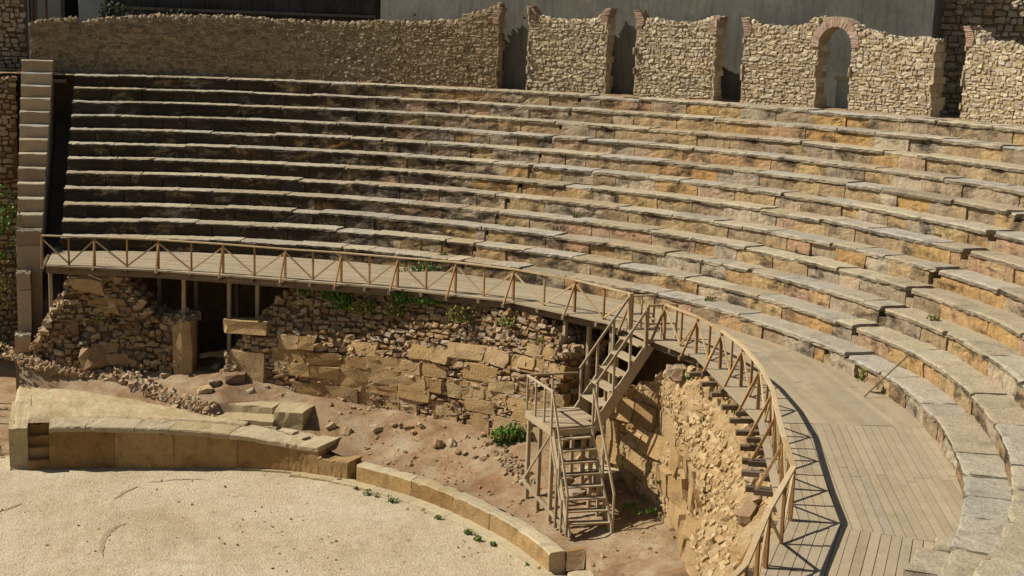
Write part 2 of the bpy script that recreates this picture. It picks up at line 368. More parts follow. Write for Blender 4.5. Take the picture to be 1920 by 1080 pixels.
# orchestra floor: gravel
mb = MB()
rr = np.linspace(.2, 11.9, 120); tt = np.linspace(-.6, 6.0, 400)
RR, TT = np.meshgrid(rr, tt); Pg = np.stack([RR*np.sin(TT), RR*np.cos(TT), np.zeros_like(RR)], -1)
Pg[..., 2] = .012*noise(Pg, 1.2, 3, 1)+.006*noise(Pg, 6, 2, 2)
mb.grid(Pg); mb.build('orchestra_floor', M['gravel'], kind='structure', smooth=True, label='pale gravel floor of the orchestra')
def track(px, w_, name_lb):
    mb = MB(); P_ = [at(x, y, 0) for x, y in px]; P2 = []
    for a, b in zip(P_[:-1], P_[1:]): P2 += [a+(b-a)*f for f in np.linspace(0, 1, 8)[:-1]]
    P2.append(P_[-1]); P2 = np.array(P2); n_ = len(P2); d = np.gradient(P2, axis=0); d /= np.linalg.norm(d, axis=1, keepdims=True); s__ = np.stack([-d[:, 1], d[:, 0], 0*d[:, 0]], -1)
    ww = w_*np.sin(np.linspace(.1, 3.04, n_))[:, None]*(1+.25*rng.normal(size=(n_, 1))); z_ = .012*noise(P2, 1.2, 3, 1)+.006*noise(P2, 6, 2, 2)+.012
    A_ = P2+s__*ww; B_ = P2-s__*ww; A_[:, 2] = z_; B_[:, 2] = z_
    mb.grid(np.stack([A_, B_], 1)); mb.build('scuff_mark', M['gravel_dark'], kind='structure', label=name_lb)
track([(193, 1045), (190, 1030), (194, 1012), (205, 997), (222, 986), (241, 982)], .07, 'thick curved scuff mark in the gravel')
track([(213, 938), (232, 924), (262, 911)], .05, 'short curved scuff mark in the gravel nearer the wall')
track([(275, 905), (330, 900), (385, 898)], .035, 'thin scuff line in the gravel')
track([(-10, 962), (20, 952), (44, 944)], .05, 'scuff mark in the gravel at the left edge')
# sloping earth
mb = MB()
NOTCH = [(.876, .897), (1.578, 1.672)]
ths = np.unique(np.concatenate([np.linspace(.072, 2.9, 420)] + [np.array([a-.002, a+.0005, b-.0005, b+.002]) for a, b in NOTCH]))
rs = np.concatenate([np.linspace(10.9, 14.9, 90), np.linspace(15.1, 18.2, 12)])
G = np.zeros((len(ths), len(rs), 3))
for i, t in enumerate(ths):
    ri = np.interp(t, [.07, .17, .42, .62, .75, .89, 3], [10.9, 10.75, 10.95, 11.5, 11.8, 11.95, 11.85])
    for j, r in enumerate(rs):
        r_ = max(r, ri); z = zmedia(r_, t)
        for a, b in NOTCH:
            if a < t < b and r_ < (12.35 if a > 1 else 12.1): z = .06
        G[i, j] = (r_*math.sin(t), r_*math.cos(t), z)
msk = G[..., 2] > .3
nz = .035*noise(G, .9, 4, 2)+.008*noise(G, 5, 3, 3)+.004*rng.normal(size=G.shape[:2])
edge = np.clip((np.hypot(G[..., 0], G[..., 1])-12.1)/.6, .15, 1)
G[..., 2] += nz*edge*msk
mb.grid(G); mb.build('sloping_earth', M['dirt'], kind='structure', label='sloping brown earth between the low wall and the ruined walls', smooth=True)
mb = MB(); ths = np.linspace(.0675, .60, 120); G = np.zeros((120, 30, 3))
for i, t in enumerate(ths):
    a_ = low_r(t)+(.75 if t > .1 else 2.3); b_ = max(a_+.15, rridge(t)-.05)
    for j in range(30):
        r = a_+(b_-a_)*j/29; G[i, j] = pol(r, t, zmedia(r, t)+.075)
G[..., 2] += .016*noise(G, 1.3, 4, 2)+.006*rng.normal(size=G.shape[:2]); G[:, 0, 2] -= .12; G[:, -1, 2] -= .1; G[0, :, 2] -= .1; G[-1, :, 2] -= .1
mb.grid(G); mb.build('packed_platform', M['packed'], kind='structure', label='flat tan packed-earth platform behind the left low wall', smooth=True)
# terrace behind the top row
mb = MB()
ths = np.linspace(.0, 2.0, 120); rs = np.linspace(24.9, 27.6, 20)
T_, R_ = np.meshgrid(ths, rs, indexing='ij'); G = np.stack([R_*np.sin(T_), R_*np.cos(T_), np.full_like(R_, 9.70)], -1)
G[..., 2] += .03*noise(G, 2, 3, 4); mb.grid(G); mb.build('upper_terrace', M['dirt'], kind='structure', label='narrow earth terrace above the top seat row')
mb = MB()
ths = np.linspace(-.35, 2.0, 60); rs = np.linspace(27.6, 60, 20)
T_, R_ = np.meshgrid(ths, rs, indexing='ij'); G = np.stack([R_*np.sin(T_), R_*np.cos(T_), np.full_like(R_, 9.55)], -1)
G[..., 2] += .15*noise(G, .5, 3, 4); mb.grid(G); mb.build('hillside_ground', M['dirt'], kind='structure', label='higher ground behind the theatre')

# ================================================================== SEAT TIERS
def tier_blocks(k, lo, hi, gaps):
    out = []; t = TH0; r = R0+k*D_
    while t < TH1:
        L = rnd.uniform(lo, hi)/r; t2 = min(t+L, TH1)
        for (a, b) in gaps:
            if t < a < t2: t2 = a
            if a <= t < b: t = b; t2 = min(t+L, TH1)
        if t2-t > .01: out.append((t, t2))
        t = t2
    return out
ordn = ['lowest', 'second', 'third', 'fourth', 'fifth', 'sixth', 'seventh', 'eighth', 'ninth', 'tenth', 'eleventh', 'topmost']
for k in range(NR):
    r = R0+k*D_; z = Z0+k*H
    lab = {0: 'lowest curved stone seat tier, directly beside the wooden walkway', 11: 'topmost curved stone seat tier, at the foot of the arched wall'}.get(k, '%s curved stone seat tier counting up from the wooden walkway' % ordn[k])
    th_mid = 1.2
    root = thing('seat_tier', lab, 'seat tier', pol(r, th_mid, z-H), 'curved stone seat tiers of the theatre')
    gA = (AA-.12/r, AA-.03/r) if k in (0, 1, 3, 6, 8, 10) else (9, 9.1); gB = (AB-.36/r, AB-(.13+.03*math.sin(k*2.3))/r) if k else (9, 9.1)
    # slabs with a worn nose
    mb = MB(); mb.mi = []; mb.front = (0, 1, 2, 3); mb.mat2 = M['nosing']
    for (a, b) in tier_blocks(k, .8, 2.6, [gA, gB]):
        ncol = max(3, int((b-a)*r/.11)); g = .008/r
        if rnd.random() < .25: g *= 2.5
        tt = np.linspace(a+g, b-g, ncol)
        dr = rnd.gauss(0, .008); dz = rnd.gauss(0, .009); tl = rnd.gauss(0, .006)
        if rnd.random() < .08: dz -= .03; dr += .035
        prof = np.array([(.30, -.105), (.0, -.105), (-.008, -.095), (-.014, -.06), (-.012, -.028), (.012, -.006), (.08, .0), (.28, -.004), (.48, -.002), (.80, .003), (.80, -.105)])
        Rg = np.empty((ncol, len(prof), 3))
        rr_ = r+df(tt)[:, None]+prof[None, :, 0]+dr; zz = z+prof[None, :, 1]+dz+tl*(np.linspace(-1, 1, ncol)[:, None])
        Rg[..., 0] = rr_*np.sin(tt)[:, None]; Rg[..., 1] = rr_*np.cos(tt)[:, None]; Rg[..., 2] = zz
        wear = np.clip(noise(Rg[:, 3], 1.0, 4, k % 4)-.62, 0, 1.3)*.05
        wear += np.clip(noise(Rg[:, 3], 3.5, 3, (k+2) % 4)-.8, 0, 1)*.06
        wgt = np.array([0, .3, .8, 1.0, 1.0, .8, .3, 0, 0, 0, 0])
        out = np.stack([np.sin(tt), np.cos(tt)], -1)
        Rg[..., :2] += out[:, None, :]*(wear[:, None]*wgt)[..., None]
        Rg[..., 2] -= wear[:, None]*wgt*.6*np.array([0, 0, 0, .3, .8, 1, 1, 0, 0, 0, 0])
        Rg += rng.normal(size=Rg.shape)*.006
        # a knocked-off corner
        if rnd.random() < .42:
            e = 0 if rnd.random() < .5 else -1
            Rg[e, 2:6, :2] += out[e][None]*rnd.uniform(.04, .11); Rg[e, 4:6, 2] -= rnd.uniform(.02, .06)
        mb.loft(Rg)
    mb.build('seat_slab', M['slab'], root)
    # riser blocks
    mb = MB()
    hA = (AA-.14/r, AA-.03/r); hB = (AB-.38/r, AB-.10/r)
    for (a, b) in tier_blocks(k, .6, 1.5, [hA, hB]):
        ncol = max(3, int((b-a)*r/.13)); g = .006/r
        if rnd.random() < .15: g *= 3
        tt = np.linspace(a+g, b-g, ncol); dr = rnd.gauss(0, .010)
        if rnd.random() < .05: dr += .05
        prof = np.array([(.4, -H-.02), (.035, -H-.02), (.03, -H*.8), (.03, -H*.6), (.035, -H*.45), (.04, -.107), (.4, -.107)])
        rr_ = r+df(tt)[:, None]+prof[None, :, 0]+dr*np.array([0, 1, 1, 1, 1, 1, 0]); Rg = np.empty((ncol, len(prof), 3))
        Rg[..., 0] = rr_*np.sin(tt)[:, None]; Rg[..., 1] = rr_*np.cos(tt)[:, None]; Rg[..., 2] = (z+prof[:, 1])[None]
        nn = .016*noise(Rg, 3.0, 3, (k+1) % 4)+rng.normal(size=Rg.shape[:2])*.005
        nn += np.clip(noise(Rg, 2.0, 3, (k+3) % 4)-1.25, 0, 1)*.10
        nn[:, [0, -1]] = 0
        out = np.stack([np.sin(tt), np.cos(tt)], -1); Rg[..., :2] += out[:, None, :]*nn[..., None]
        mb.loft(Rg)
    for (a, b) in (hA, hB):      # low filling stone under each putlog hole
        tt = np.linspace(a, b, 3); prof = np.array([(.4, -H-.02), (.04, -H-.02), (.04, -.25), (.4, -.25)]); Rg = np.empty((3, 4, 3))
        rr_ = r+df(tt)[:, None]+prof[None, :, 0]; Rg[..., 0] = rr_*np.sin(tt)[:, None]; Rg[..., 1] = rr_*np.cos(tt)[:, None]; Rg[..., 2] = (z+prof[:, 1])[None]
        mb.loft(Rg+rng.normal(size=Rg.shape)*.006)
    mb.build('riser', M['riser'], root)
# solid core beneath the seats
mb = MB()
ths = np.linspace(TH0+.002, TH1, 160); ring = [(R0+.55, -.3)]
for k in range(NR): ring += [(R0+k*D_+.36, Z0+k*H-H-.05 if k == 0 else Z0+(k-1)*H-.04), (R0+k*D_+.36, Z0+k*H-.14)]
ring = [(R0+.36, -.3)]+[(R0+.36, Z0-.14)]
for k in range(1, NR): ring += [(R0+k*D_+.36, Z0+(k-1)*H-.14), (R0+k*D_+.36, Z0+k*H-.14)]
ring += [(R0+NR*D_+.4, Z0+11*H-.14), (R0+NR*D_+.4, -.3)]
ring = np.array(ring)
Rg = np.empty((len(ths), len(ring), 3)); rr_ = ring[None, :, 0]+df(ths)[:, None]
Rg[..., 0] = rr_*np.sin(ths)[:, None]; Rg[..., 1] = rr_*np.cos(ths)[:, None]; Rg[..., 2] = ring[None, :, 1]
mb.loft(Rg); mb.build('seating_bank_core', M['mortar'], label='solid earth and rubble bank carrying the seat tiers', cat='bank', smooth=False)

# wider stone platform slabs of the lowest tier on the right, sticking over the walkway
root = thing('stepping_blocks', 'pair of grey step blocks at the edge of the walkway below the right-hand tiers', 'step block', pol(17.3, 2.28, ZD))
for (t, wd, dp, hh) in ((2.325, .55, .5, .14), (2.40, .9, .62, .30)):
    mb = MB(); a = wd/17.4/2; tt = np.linspace(t-a, t+a, 5)
    prof = np.array([(17.6, ZD), (17.6-dp, ZD), (17.6-dp, ZD+hh-.02), (17.62-dp, ZD+hh), (17.6, ZD+hh)]); Rg = np.empty((5, 5, 3))
    Rg[..., 0] = prof[None, :, 0]*np.sin(tt)[:, None]; Rg[..., 1] = prof[None, :, 0]*np.cos(tt)[:, None]; Rg[..., 2] = prof[None, :, 1]
    Rg += rng.normal(size=Rg.shape)*.012; mb.loft(Rg); mb.build('step', M['slab'], root)

# stepped end wall at the left
root = thing('stepped_end_wall', 'tall stepped wall of grey blocks closing the left end of the seats', 'stepped wall', pol(20, .088, 0))
for k in range(-2, NR+1):
    mb = MB(); mb.mi = []; mb.front = (0, 1); mb.mat2 = M['endwall']; r = R0+k*D_-.1; z1 = Z0+k*H+.22-.018*k; a0, a1 = (.0665, .1075) if k >= 0 else ((.066, .09) if k == -1 else (.062, .09))
    if k < 0: z1 = Z0-.95-.5*(-k-1)*2.6 if k == -1 else 2.4
    ro = r+D_+.02 if k >= 0 else r+D_+.02
    for (za, zb) in ([(0, z1-.44), (z1-.43, z1)] if k >= 0 else [(0, z1-.5), (z1-.49, z1)]):
        tt = np.linspace(a0, a1, 4)
        prof = np.array([(ro, za), (r, za), (r, zb-.03), (r+.02, zb), (ro, zb)]); Rg = np.empty((4, 5, 3))
        Rg[..., 0] = prof[None, :, 0]*np.sin(tt)[:, None]; Rg[..., 1] = prof[None, :, 0]*np.cos(tt)[:, None]; Rg[..., 2] = prof[None, :, 1]
        Rg += rng.normal(size=Rg.shape)*.006; mb.loft(Rg)
    mb.build('wall_step', M['slab'], root)
# dark sunk passage between the end wall and the seats
mb = MB()
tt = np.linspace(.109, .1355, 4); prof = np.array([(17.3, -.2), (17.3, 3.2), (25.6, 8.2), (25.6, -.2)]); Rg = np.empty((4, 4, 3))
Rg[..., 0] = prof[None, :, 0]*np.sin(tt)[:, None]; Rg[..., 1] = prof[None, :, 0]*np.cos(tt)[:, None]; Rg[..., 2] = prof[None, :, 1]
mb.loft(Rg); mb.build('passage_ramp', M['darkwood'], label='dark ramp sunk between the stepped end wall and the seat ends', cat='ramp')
mb = MB(); mb.loft([[pol(25.62, t, -.1), pol(25.62, t, 9.72), pol(26.0, t, 9.72), pol(26.0, t, -.1)] for t in (.06, .09, .12, .15)]); mb.build('passage_end_wall', M['mortar'], label='dark end wall closing the sunk passage under the rubble wall', cat='wall')
mb = MB(); Q = atr(106, 148, 25.3); mb.box((Q[0]-.34, Q[1]-.1, Q[2]-.12), (Q[0]+.32, Q[1]+.35, Q[2]), jit=.006)
mb.build('threshold_slab', M['slab'], label='small bright stone slab bridging the top of the dark passage', cat='slab')

# ================================================================== ARCADE WALL
RA_ = 26.2; THK = .45
topx = [(60, 45), (72, 42), (85, 40), (100, 38), (140, 36), (150, 44), (200, 35), (300, 30), (400, 32), (465, 33), (520, 40), (640, 44), (700, 42), (780, 44), (860, 40), (872, 30), (915, 18), (936, 9), (942, 16)]
segs = []      # (th0, th1, [(th, z)])
def prof_of(L): return [(th_of(atr(x, y, RA_)), atr(x, y, RA_)[2]) for x, y in L]
pieces = [topx, [(992, 14), (1003, 26), (1010, 32), (1060, 42), (1115, 38), (1130, 28), (1141, 18)],
          [(1192, 22), (1204, 34), (1225, 38), (1280, 46), (1318, 42), (1332, 32), (1346, 34)],
          [(1396, 36), (1408, 40), (1420, 50), (1470, 53), (1503, 52), (1520, 40), (1532, 34), (1550, 30), (1570, 29), (1588, 34), (1600, 44), (1612, 56), (1640, 64), (1665, 72), (1700, 74), (1740, 76)],
          [(1803, 56), (1812, 52), (1835, 66), (1850, 80), (1890, 85), (1920, 92), (1990, 100), (2100, 110)]]
JAMB = [(.0775, .716), (.7585, .8695), (.9105, 1.0235), (1.0615, 1.3225), (1.3625, 1.55)]
ARCH = (1.165, 1.2105)
zb_ = 9.6
lbl = ['long dark rubble wall standing behind the left half of the top tier', 'free-standing rubble pier between the two leftmost tall openings', 'rubble pier between the second and third tall openings',
       'broad rubble wall pierced by the only complete round arch', 'rubble wall stub right of the last opening, running out of frame']
Sc = lambda u, v: pol(RA_, u/RA_, v)
for i, (pc, (a, b)) in enumerate(zip(pieces, JAMB)):
    pr = prof_of(pc); tx = np.array([a-.001]+[min(max(p_[0], a), b) for p_ in pr]+[b+.001]); tz = np.array([pr[0][1]]+[p_[1] for p_ in pr]+[pr[-1][1]])
    topf = lambda u, tx=tx, tz=tz: float(np.interp(u/RA_, tx, tz))
    root = thing('arcade_wall', lbl[i], 'ruined wall', pol(RA_, (a+b)/2, zb_), 'pieces of the ruined arcade above the seats')
    cx_ = (ARCH[0]+ARCH[1])/2*RA_; hw = (ARCH[1]-ARCH[0])/2*RA_; zs = 12.15-hw*1.0
    def hole(u, v, m=0.0):
        if i != 3: return False
        if abs(u-cx_) > hw+m: return False
        if v < zs: return True
        return (u-cx_)**2+(v-zs)**2 < (hw+m)**2
    # core body: columns
    mb = MB()
    spans = [(a, b)] if i != 3 else [(a, ARCH[0]), (ARCH[1], b)]
    for (s0, s1) in spans:
        tt = np.linspace(s0, s1, max(3, int((s1-s0)*RA_/.15))); Rg = np.empty((len(tt), 4, 3))
        for j, t in enumerate(tt):
            zt = topf(t*RA_)-.03
            Rg[j] = [pol(RA_-.004, t, zb_), pol(RA_-.004, t, zt), pol(RA_+THK-.04, t, zt), pol(RA_+THK-.04, t, zb_)]
        mb.loft(Rg)
    if i == 3:   # masonry over the arch
        nA = 15; Rg = np.empty((nA, 4, 3))
        for j in range(nA):
            u = cx_-hw+2*hw*j/(nA-1); zl = zs+math.sqrt(max(0, hw*hw-(u-cx_)**2)); t = u/RA_; zt = max(zl+.05, topf(u)-.03)
            Rg[j] = [pol(RA_-.004, t, zl), pol(RA_-.004, t, zt), pol(RA_+THK-.04, t, zt), pol(RA_+THK-.04, t, zl)]
        mb.loft(Rg)
    mb.build('wall_core', M['mortar_pale'], root)
    mb = MB()
    for (s0, s1) in spans:
        fine = dict(depth=.055, gap=.001, roundness=.28, jit=.15, prot=.012, chaos=.7, tilt=.08)
        wall_stones(mb, Sc, s0*RA_+.05, s1*RA_-.05, zb_+.05, 12.7, (.09, .27), (.07, .15), top=topf, **fine)
        # stones on top and on the jambs (through thickness)
        for e, sg in ((s0, -1), (s1, 1)):
            tx_ = pol(1, e, 0); 
            def Sj(u, v, e=e): return pol(RA_+u, e, v)
            def Sj2(u, v, e=e): return pol(RA_+THK-u, e, v)
            topj = topf(e*RA_)
            wall_stones(mb, Sj2 if sg < 0 else Sj, .0, THK, zb_, topj, (.2, .45), (.14, .28), depth=.03, gap=.002, prot=.003, jit=.04, roundness=.15, top=lambda u, topj=topj: topj)
        us = np.arange(s0*RA_+.06, s1*RA_, .16); P = []; 
        for u in us:
            for dd in (.08, .22, .36): P.append(pol(RA_+dd, u/RA_, topf(u)-.03+rnd.gauss(0, .02)))
        P = np.array(P); stones(mb, P, randrot(len(P), 1), rng.uniform(.05, .11, size=(len(P), 3)), .5, .12)
    mb.build('wall_stones', M['arcade_shaded' if i == 0 else 'arcade'], root)
    # brick trim: springers at openings, full ring on the arch
    mb = MB()
    def springer(t, sg):
        u = t*RA_; zt = topf(u)
        for q in range(11):
            off = .10*(q/10)**2; zz = zt-.50+q*.052; ln = .10+.05*math.sin(q*.3)
            c = pol(RA_+THK/2-.03, (u+sg*(-.0+ln-off*1.2))/RA_, zz); e1 = pol(1, (u)/RA_, 0); e2 = np.array([e1[1], -e1[0], 0.0])
            A = np.stack([e2, np.array([0, 0, 1.0]), e1]); stones(mb, np.array([c]), np.array([A]), np.array([[ln, .025, THK/2+.035]]), .08, .03)
    if i in (0, 1, 2): springer(b, -1)
    if i in (1, 2, 3, 4): springer(a, 1)
    if i == 3:
        for q in range(30):
            ang = math.pi*(q+.5)/30
            for rr2, ln in ((hw+.135, .14),):
                u = cx_-math.cos(ang)*rr2; v = zs+math.sin(ang)*rr2; t = u/RA_
                e1 = pol(1, t, 0); e2 = np.array([e1[1], -e1[0], 0.0]); rad = -math.cos(ang)*e2+math.sin(ang)*np.array([0, 0, 1.0]); tan = np.cross(rad, e1)
                A = np.stack([rad, tan, e1]); c = pol(RA_+THK/2-.03, t, v)
                stones(mb, np.array([c]), np.array([A]), np.array([[ln, .052, THK/2+.045]]), .08, .03)
    if mb.n: mb.build('brick_arch' if i == 3 else 'brick_springer', M['brick'], root)

# ================================================================== BUILDINGS BEHIND
nth = .803; Nn = np.array([math.sin(nth), math.cos(nth), 0]); Tn = np.array([math.cos(nth), -math.sin(nth), 0])
pL = np.array([14.1, 23.96, 0]); pR = np.array([27.75, 9.83, 0])
root = thing('concrete_building', 'plain grey board-marked concrete wall rising behind the arched ruin', 'building', (pL+pR)/2+np.array([0, 0, 9.2])+Nn*2)
mb = MB()
def slab(mb, a, b, z0, z1, th, nrm=Nn, tint=None):
    V = [a, b, b+nrm*th, a+nrm*th]; V = [np.array([v[0], v[1], z0]) for v in V]+[np.array([v[0], v[1], z1]) for v in V]
    mb.add(V, BOXF, tint)
Lr = pR-pL; Lt = np.linalg.norm(Lr); e = Lr/Lt; nb = 9
for j in range(nb):
    for (z0, z1) in ((9.2, 15.5),):
        slab(mb, pL+e*(Lt*j/nb+.002), pL+e*(Lt*(j+1)/nb-.002), z0, z1, .35, tint=rnd.random())
mb.build('facade', M['concrete'], root)
mb = MB(); slab(mb, pL+e*.1+Nn*.34, pR-e*.1+Nn*.34, 9.2, 15.4, 5); mb.build('building_body', M['concrete'], root)
mb = MB()
for j in range(1, 9):
    c = pL+e*(Lt*j/nb-.75)+np.array([0, 0, 12.17]); seg = 10
    V = []; 
    for q in range(seg): V.append(c-Nn*.004+(e*math.cos(q*6.283/seg)+np.array([0, 0, 1])*math.sin(q*6.283/seg))*.045)
    for q in range(seg): V.append(c+Nn*.02+(e*math.cos(q*6.283/seg)+np.array([0, 0, 1])*math.sin(q*6.283/seg))*.045)
    mb.add(V, [tuple(range(seg))]+[(q, (q+1) % seg, (q+1) % seg+seg, q+seg) for q in range(seg)])
mb.build('tie_hole', M['dark'], root)
# pale low structure seen through the complete arch: block with a bright lid
c = pol(27.35, 1.19, 0); 
root = thing('masonry_box', 'pale box with a bright lid standing behind the complete arch', 'masonry box', (c[0], c[1], 9.6))
mb = MB(); slab(mb, c-Tn*.62, c+Tn*.3, 9.55, 10.55, .4); mb.build('box_body', M['plaster'], root)
mb = MB(); slab(mb, c-Tn*.7-Nn*.06, c+Tn*.38-Nn*.06, 10.553, 10.66, .52); mb.build('box_lid', M['podium'], root)
# rubble building right of the concrete wall
q0 = pR+Nn*2.3-e*.8; q1 = q0+e*14
root = thing('rubble_building', 'tall yellowish rubble-built house wall at the top right corner', 'building', (q0+q1)/2+np.array([0, 0, 9.2]))
mb = MB(); slab(mb, q0+Nn*.06, q1+Nn*.06, 9.2, 16, 3); mb.build('wall_core', M['mortar_pale'], root)
mb = MB(); Sb = lambda u, v: q0+e*u+np.array([0, 0, v])
wall_stones(mb, Sb, 0.1, 9, 9.2, 14.5, (.16, .42), (.12, .25), depth=.10, gap=.008, roundness=.4, jit=.12, prot=.03, chaos=.4); mb.build('wall_stones', M['arcade'], root)
# old rubble wall at far left, upper and lower parts
def flat_wall(name, label, p0, p1, z0, topf_, thick, mat, cw, ch, core='mortar', cat='ruined wall', n_up=None, **kw):
    p0 = np.array(p0, float); p1 = np.array(p1, float); L = np.linalg.norm(p1-p0); e_ = (p1-p0)/L; nb_ = np.array([-e_[1], e_[0], 0])
    root = thing(name, label, cat, (p0+p1)/2+np.array([0, 0, z0]))
    mb = MB(); us = np.linspace(0, L, max(3, int(L/.2))); Rg = np.empty((len(us), 4, 3))
    for j, u in enumerate(us):
        q = p0+e_*u; zt = topf_(u)-.03
        Rg[j] = [q+nb_*.04+[0, 0, z0], q+nb_*.04+[0, 0, zt], q+nb_*thick+[0, 0, zt], q+nb_*thick+[0, 0, z0]]
    mb.loft(Rg); mb.build('wall_core', M[core], root)
    mb = MB(); S_ = lambda u, v: p0+e_*u+np.array([0, 0, v])
    wall_stones(mb, S_, .03, L-.03, z0, 30, cw, ch, top=topf_, **kw) if False else wall_stones(mb, S_, .03, L-.03, z0, max(topf_(x) for x in us), cw, ch, top=topf_, **kw)
    P = []
    for u in np.arange(.08, L, .17):
        for dd in np.arange(.08, thick, .18): P.append(p0+e_*u+nb_*dd+np.array([0, 0, topf_(u)-.03+rnd.gauss(0, .02)]))
    P = np.array(P); stones(mb, P, randrot(len(P), 1), rng.uniform(.05, .11, size=(len(P), 3)), .5, .12)
    mb.build('wall_stones', M[mat], root); return root
flat_wall('boundary_wall', 'pale lichened rubble wall at the far upper left corner', (-7, 27.3, 0), (1.9, 27.3, 0), 6, lambda u: 12.9+.1*math.sin(u), .6, 'arcade', (.14, .35), (.1, .22), depth=.09, gap=.008, chaos=.5)
flat_wall('retaining_wall', 'lower brown rubble wall left of the stepped end wall', (-7, 24.6, 0), (1.45, 24.6, 0), -.1, lambda u: 9.55+.03*math.sin(3*u), 1.0, 'rubble', (.16, .4), (.12, .24), depth=.09, gap=.01, chaos=.5)
# annex with pale walls and dark posts at upper left, behind the wall
root = thing('annex', 'low pale shed with dark door openings behind the wall at upper left', 'building', (5.5, 31, 9.6))
def pxbox(x0, x1, y0, y1, yy): # point pair on the plane Y=yy
    def pl(x, y):
        D = ray(x, y); t = (yy-CAM[1])/D[1]; return CAM+D*t
    return pl(x0, y1), pl(x1, y0)
mb = MB()
for (x0, x1) in ((70, 84), (90, 113), (148, 196)):
    a, b = pxbox(x0, x1, -60, 32, 31); mb.box((a[0], 31, 9.5), (b[0], 31.2, b[2]))
mb.build('wall_panel', M['plaster'], root)
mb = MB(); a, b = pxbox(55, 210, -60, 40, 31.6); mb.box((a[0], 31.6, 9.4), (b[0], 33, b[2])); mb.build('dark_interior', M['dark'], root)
mb = MB()
for x in (60, 67, 86, 118, 199):
    a, b = pxbox(x-1.5, x+1.5, -60, 32, 30.8); mb.box((a[0], 30.75, 9.5), (b[0], 30.85, b[2]))
mb.build('post', M['darkwood'], root)
# long shaded building behind (closes the view above the wall)
root = thing('shaded_building', 'long dark grey house wall in shade above the left rubble wall', 'building', (10, 37, 9.4))
mb = MB(); slab(mb, np.array([-12., 40, 0]), np.array([11., 36.5, 0]), 8.5, 20, 6, nrm=np.array([.15, 1, 0])); slab(mb, np.array([11.01, 36.5, 0]), np.array([21, 30., 0]), 8.5, 20, 6, nrm=np.array([.4, .9, 0]))
mb.build('facade', M['concrete'], root)
mb = MB()
for j in range(6):
    x = -4+j*4.2; y = 40-(x+12)/23*3.5
    if x < 11: mb.box((x, y-.03, 12.6), (x+1.2, y+.4, 14.4))
mb.build('window', M['dark'], root)

# ================================================================== LEAFY THINGS
def leaves(center, rad, nl, size, mat, name, label, cat, group=None, up=.6, blade=False, parent=None, kind=None):
    mb = MB(); c = np.array(center, float); rad = np.array(rad, float)
    n = nl; u = rng.normal(size=(n, 3)); u /= np.linalg.norm(u, axis=1, keepdims=True); rr_ = rng.random(n)**.45
    P = c+u*rad*rr_[:, None]; P[:, 2] = np.maximum(P[:, 2], c[2]-rad[2]*.5)
    if blade: P[:, 2] = c[2]+rng.random(n)*rad[2]*.2
    cl = noise(P, 3.5, 2, 1); P = P[cl > -.75]; n = len(P)
    d = rng.normal(size=(n, 3)); d[:, 2] = np.abs(d[:, 2])+up*(3 if blade else 1); d /= np.linalg.norm(d, axis=1, keepdims=True)
    s = np.cross(d, rng.normal(size=(n, 3))); s /= np.linalg.norm(s, axis=1, keepdims=True)
    L = size*rng.uniform(.6, 1.3, n)[:, None]; W = L*(.12 if blade else .38)
    V = np.stack([P, P+d*L*.5+s*W, P+d*L, P+d*L*.5-s*W], 1).reshape(-1, 3)
    Q = np.arange(n*4).reshape(n, 4); T = np.repeat(np.clip(rng.random(n)*.7+.3*(P[:, 2]-c[2])/rad[2], 0, 1), 4)
    mb.add_np(V, Q, T)
    return mb.build(name, M[mat], parent, label=label, cat=cat, group=group, kind=kind, fixn=False)
root = None
Q_ = pol(27.9, 1.345, 9.7); leaves((Q_[0], Q_[1], 9.75), (.9, .5, .55), 500, .12, 'leaf', 'green_shrub', 'green shrub seen through the last opening at the right', 'shrub')
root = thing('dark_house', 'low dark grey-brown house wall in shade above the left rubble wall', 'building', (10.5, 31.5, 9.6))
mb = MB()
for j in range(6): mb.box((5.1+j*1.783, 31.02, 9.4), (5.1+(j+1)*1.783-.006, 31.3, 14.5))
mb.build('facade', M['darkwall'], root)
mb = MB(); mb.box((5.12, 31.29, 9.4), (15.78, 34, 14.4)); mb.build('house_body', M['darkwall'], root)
mb = MB(); mb.box((5.1, 30.9, 12.05), (15.8, 31.015, 12.16)); mb.build('ledge', M['concrete'], root)
for j, (x, w_, h_, lb) in enumerate(((215, .7, .7, 'ragged dark shrub right of the pale shed, behind the rubble wall'), (330, 1.0, .5, 'low dark shrub against the dark house wall at upper left'))):
    Q = atr(x, 26, 28.6); tr = thing('shrub', lb, 'shrub', (Q[0], Q[1], 9.6))
    leaves((Q[0], Q[1], 11.6), (w_, .5, h_), 500, .13, 'darkleaf', 'foliage', None, None, parent=tr)
    mb = MB(); mb.beam((Q[0], Q[1], 9.5), (Q[0]+.05, Q[1], 11.5), .1, .1); mb.beam((Q[0], Q[1], 10.4), (Q[0]+.4, Q[1]+.1, 11.6), .05, .05); mb.build('stem', M['darkwood'], tr)


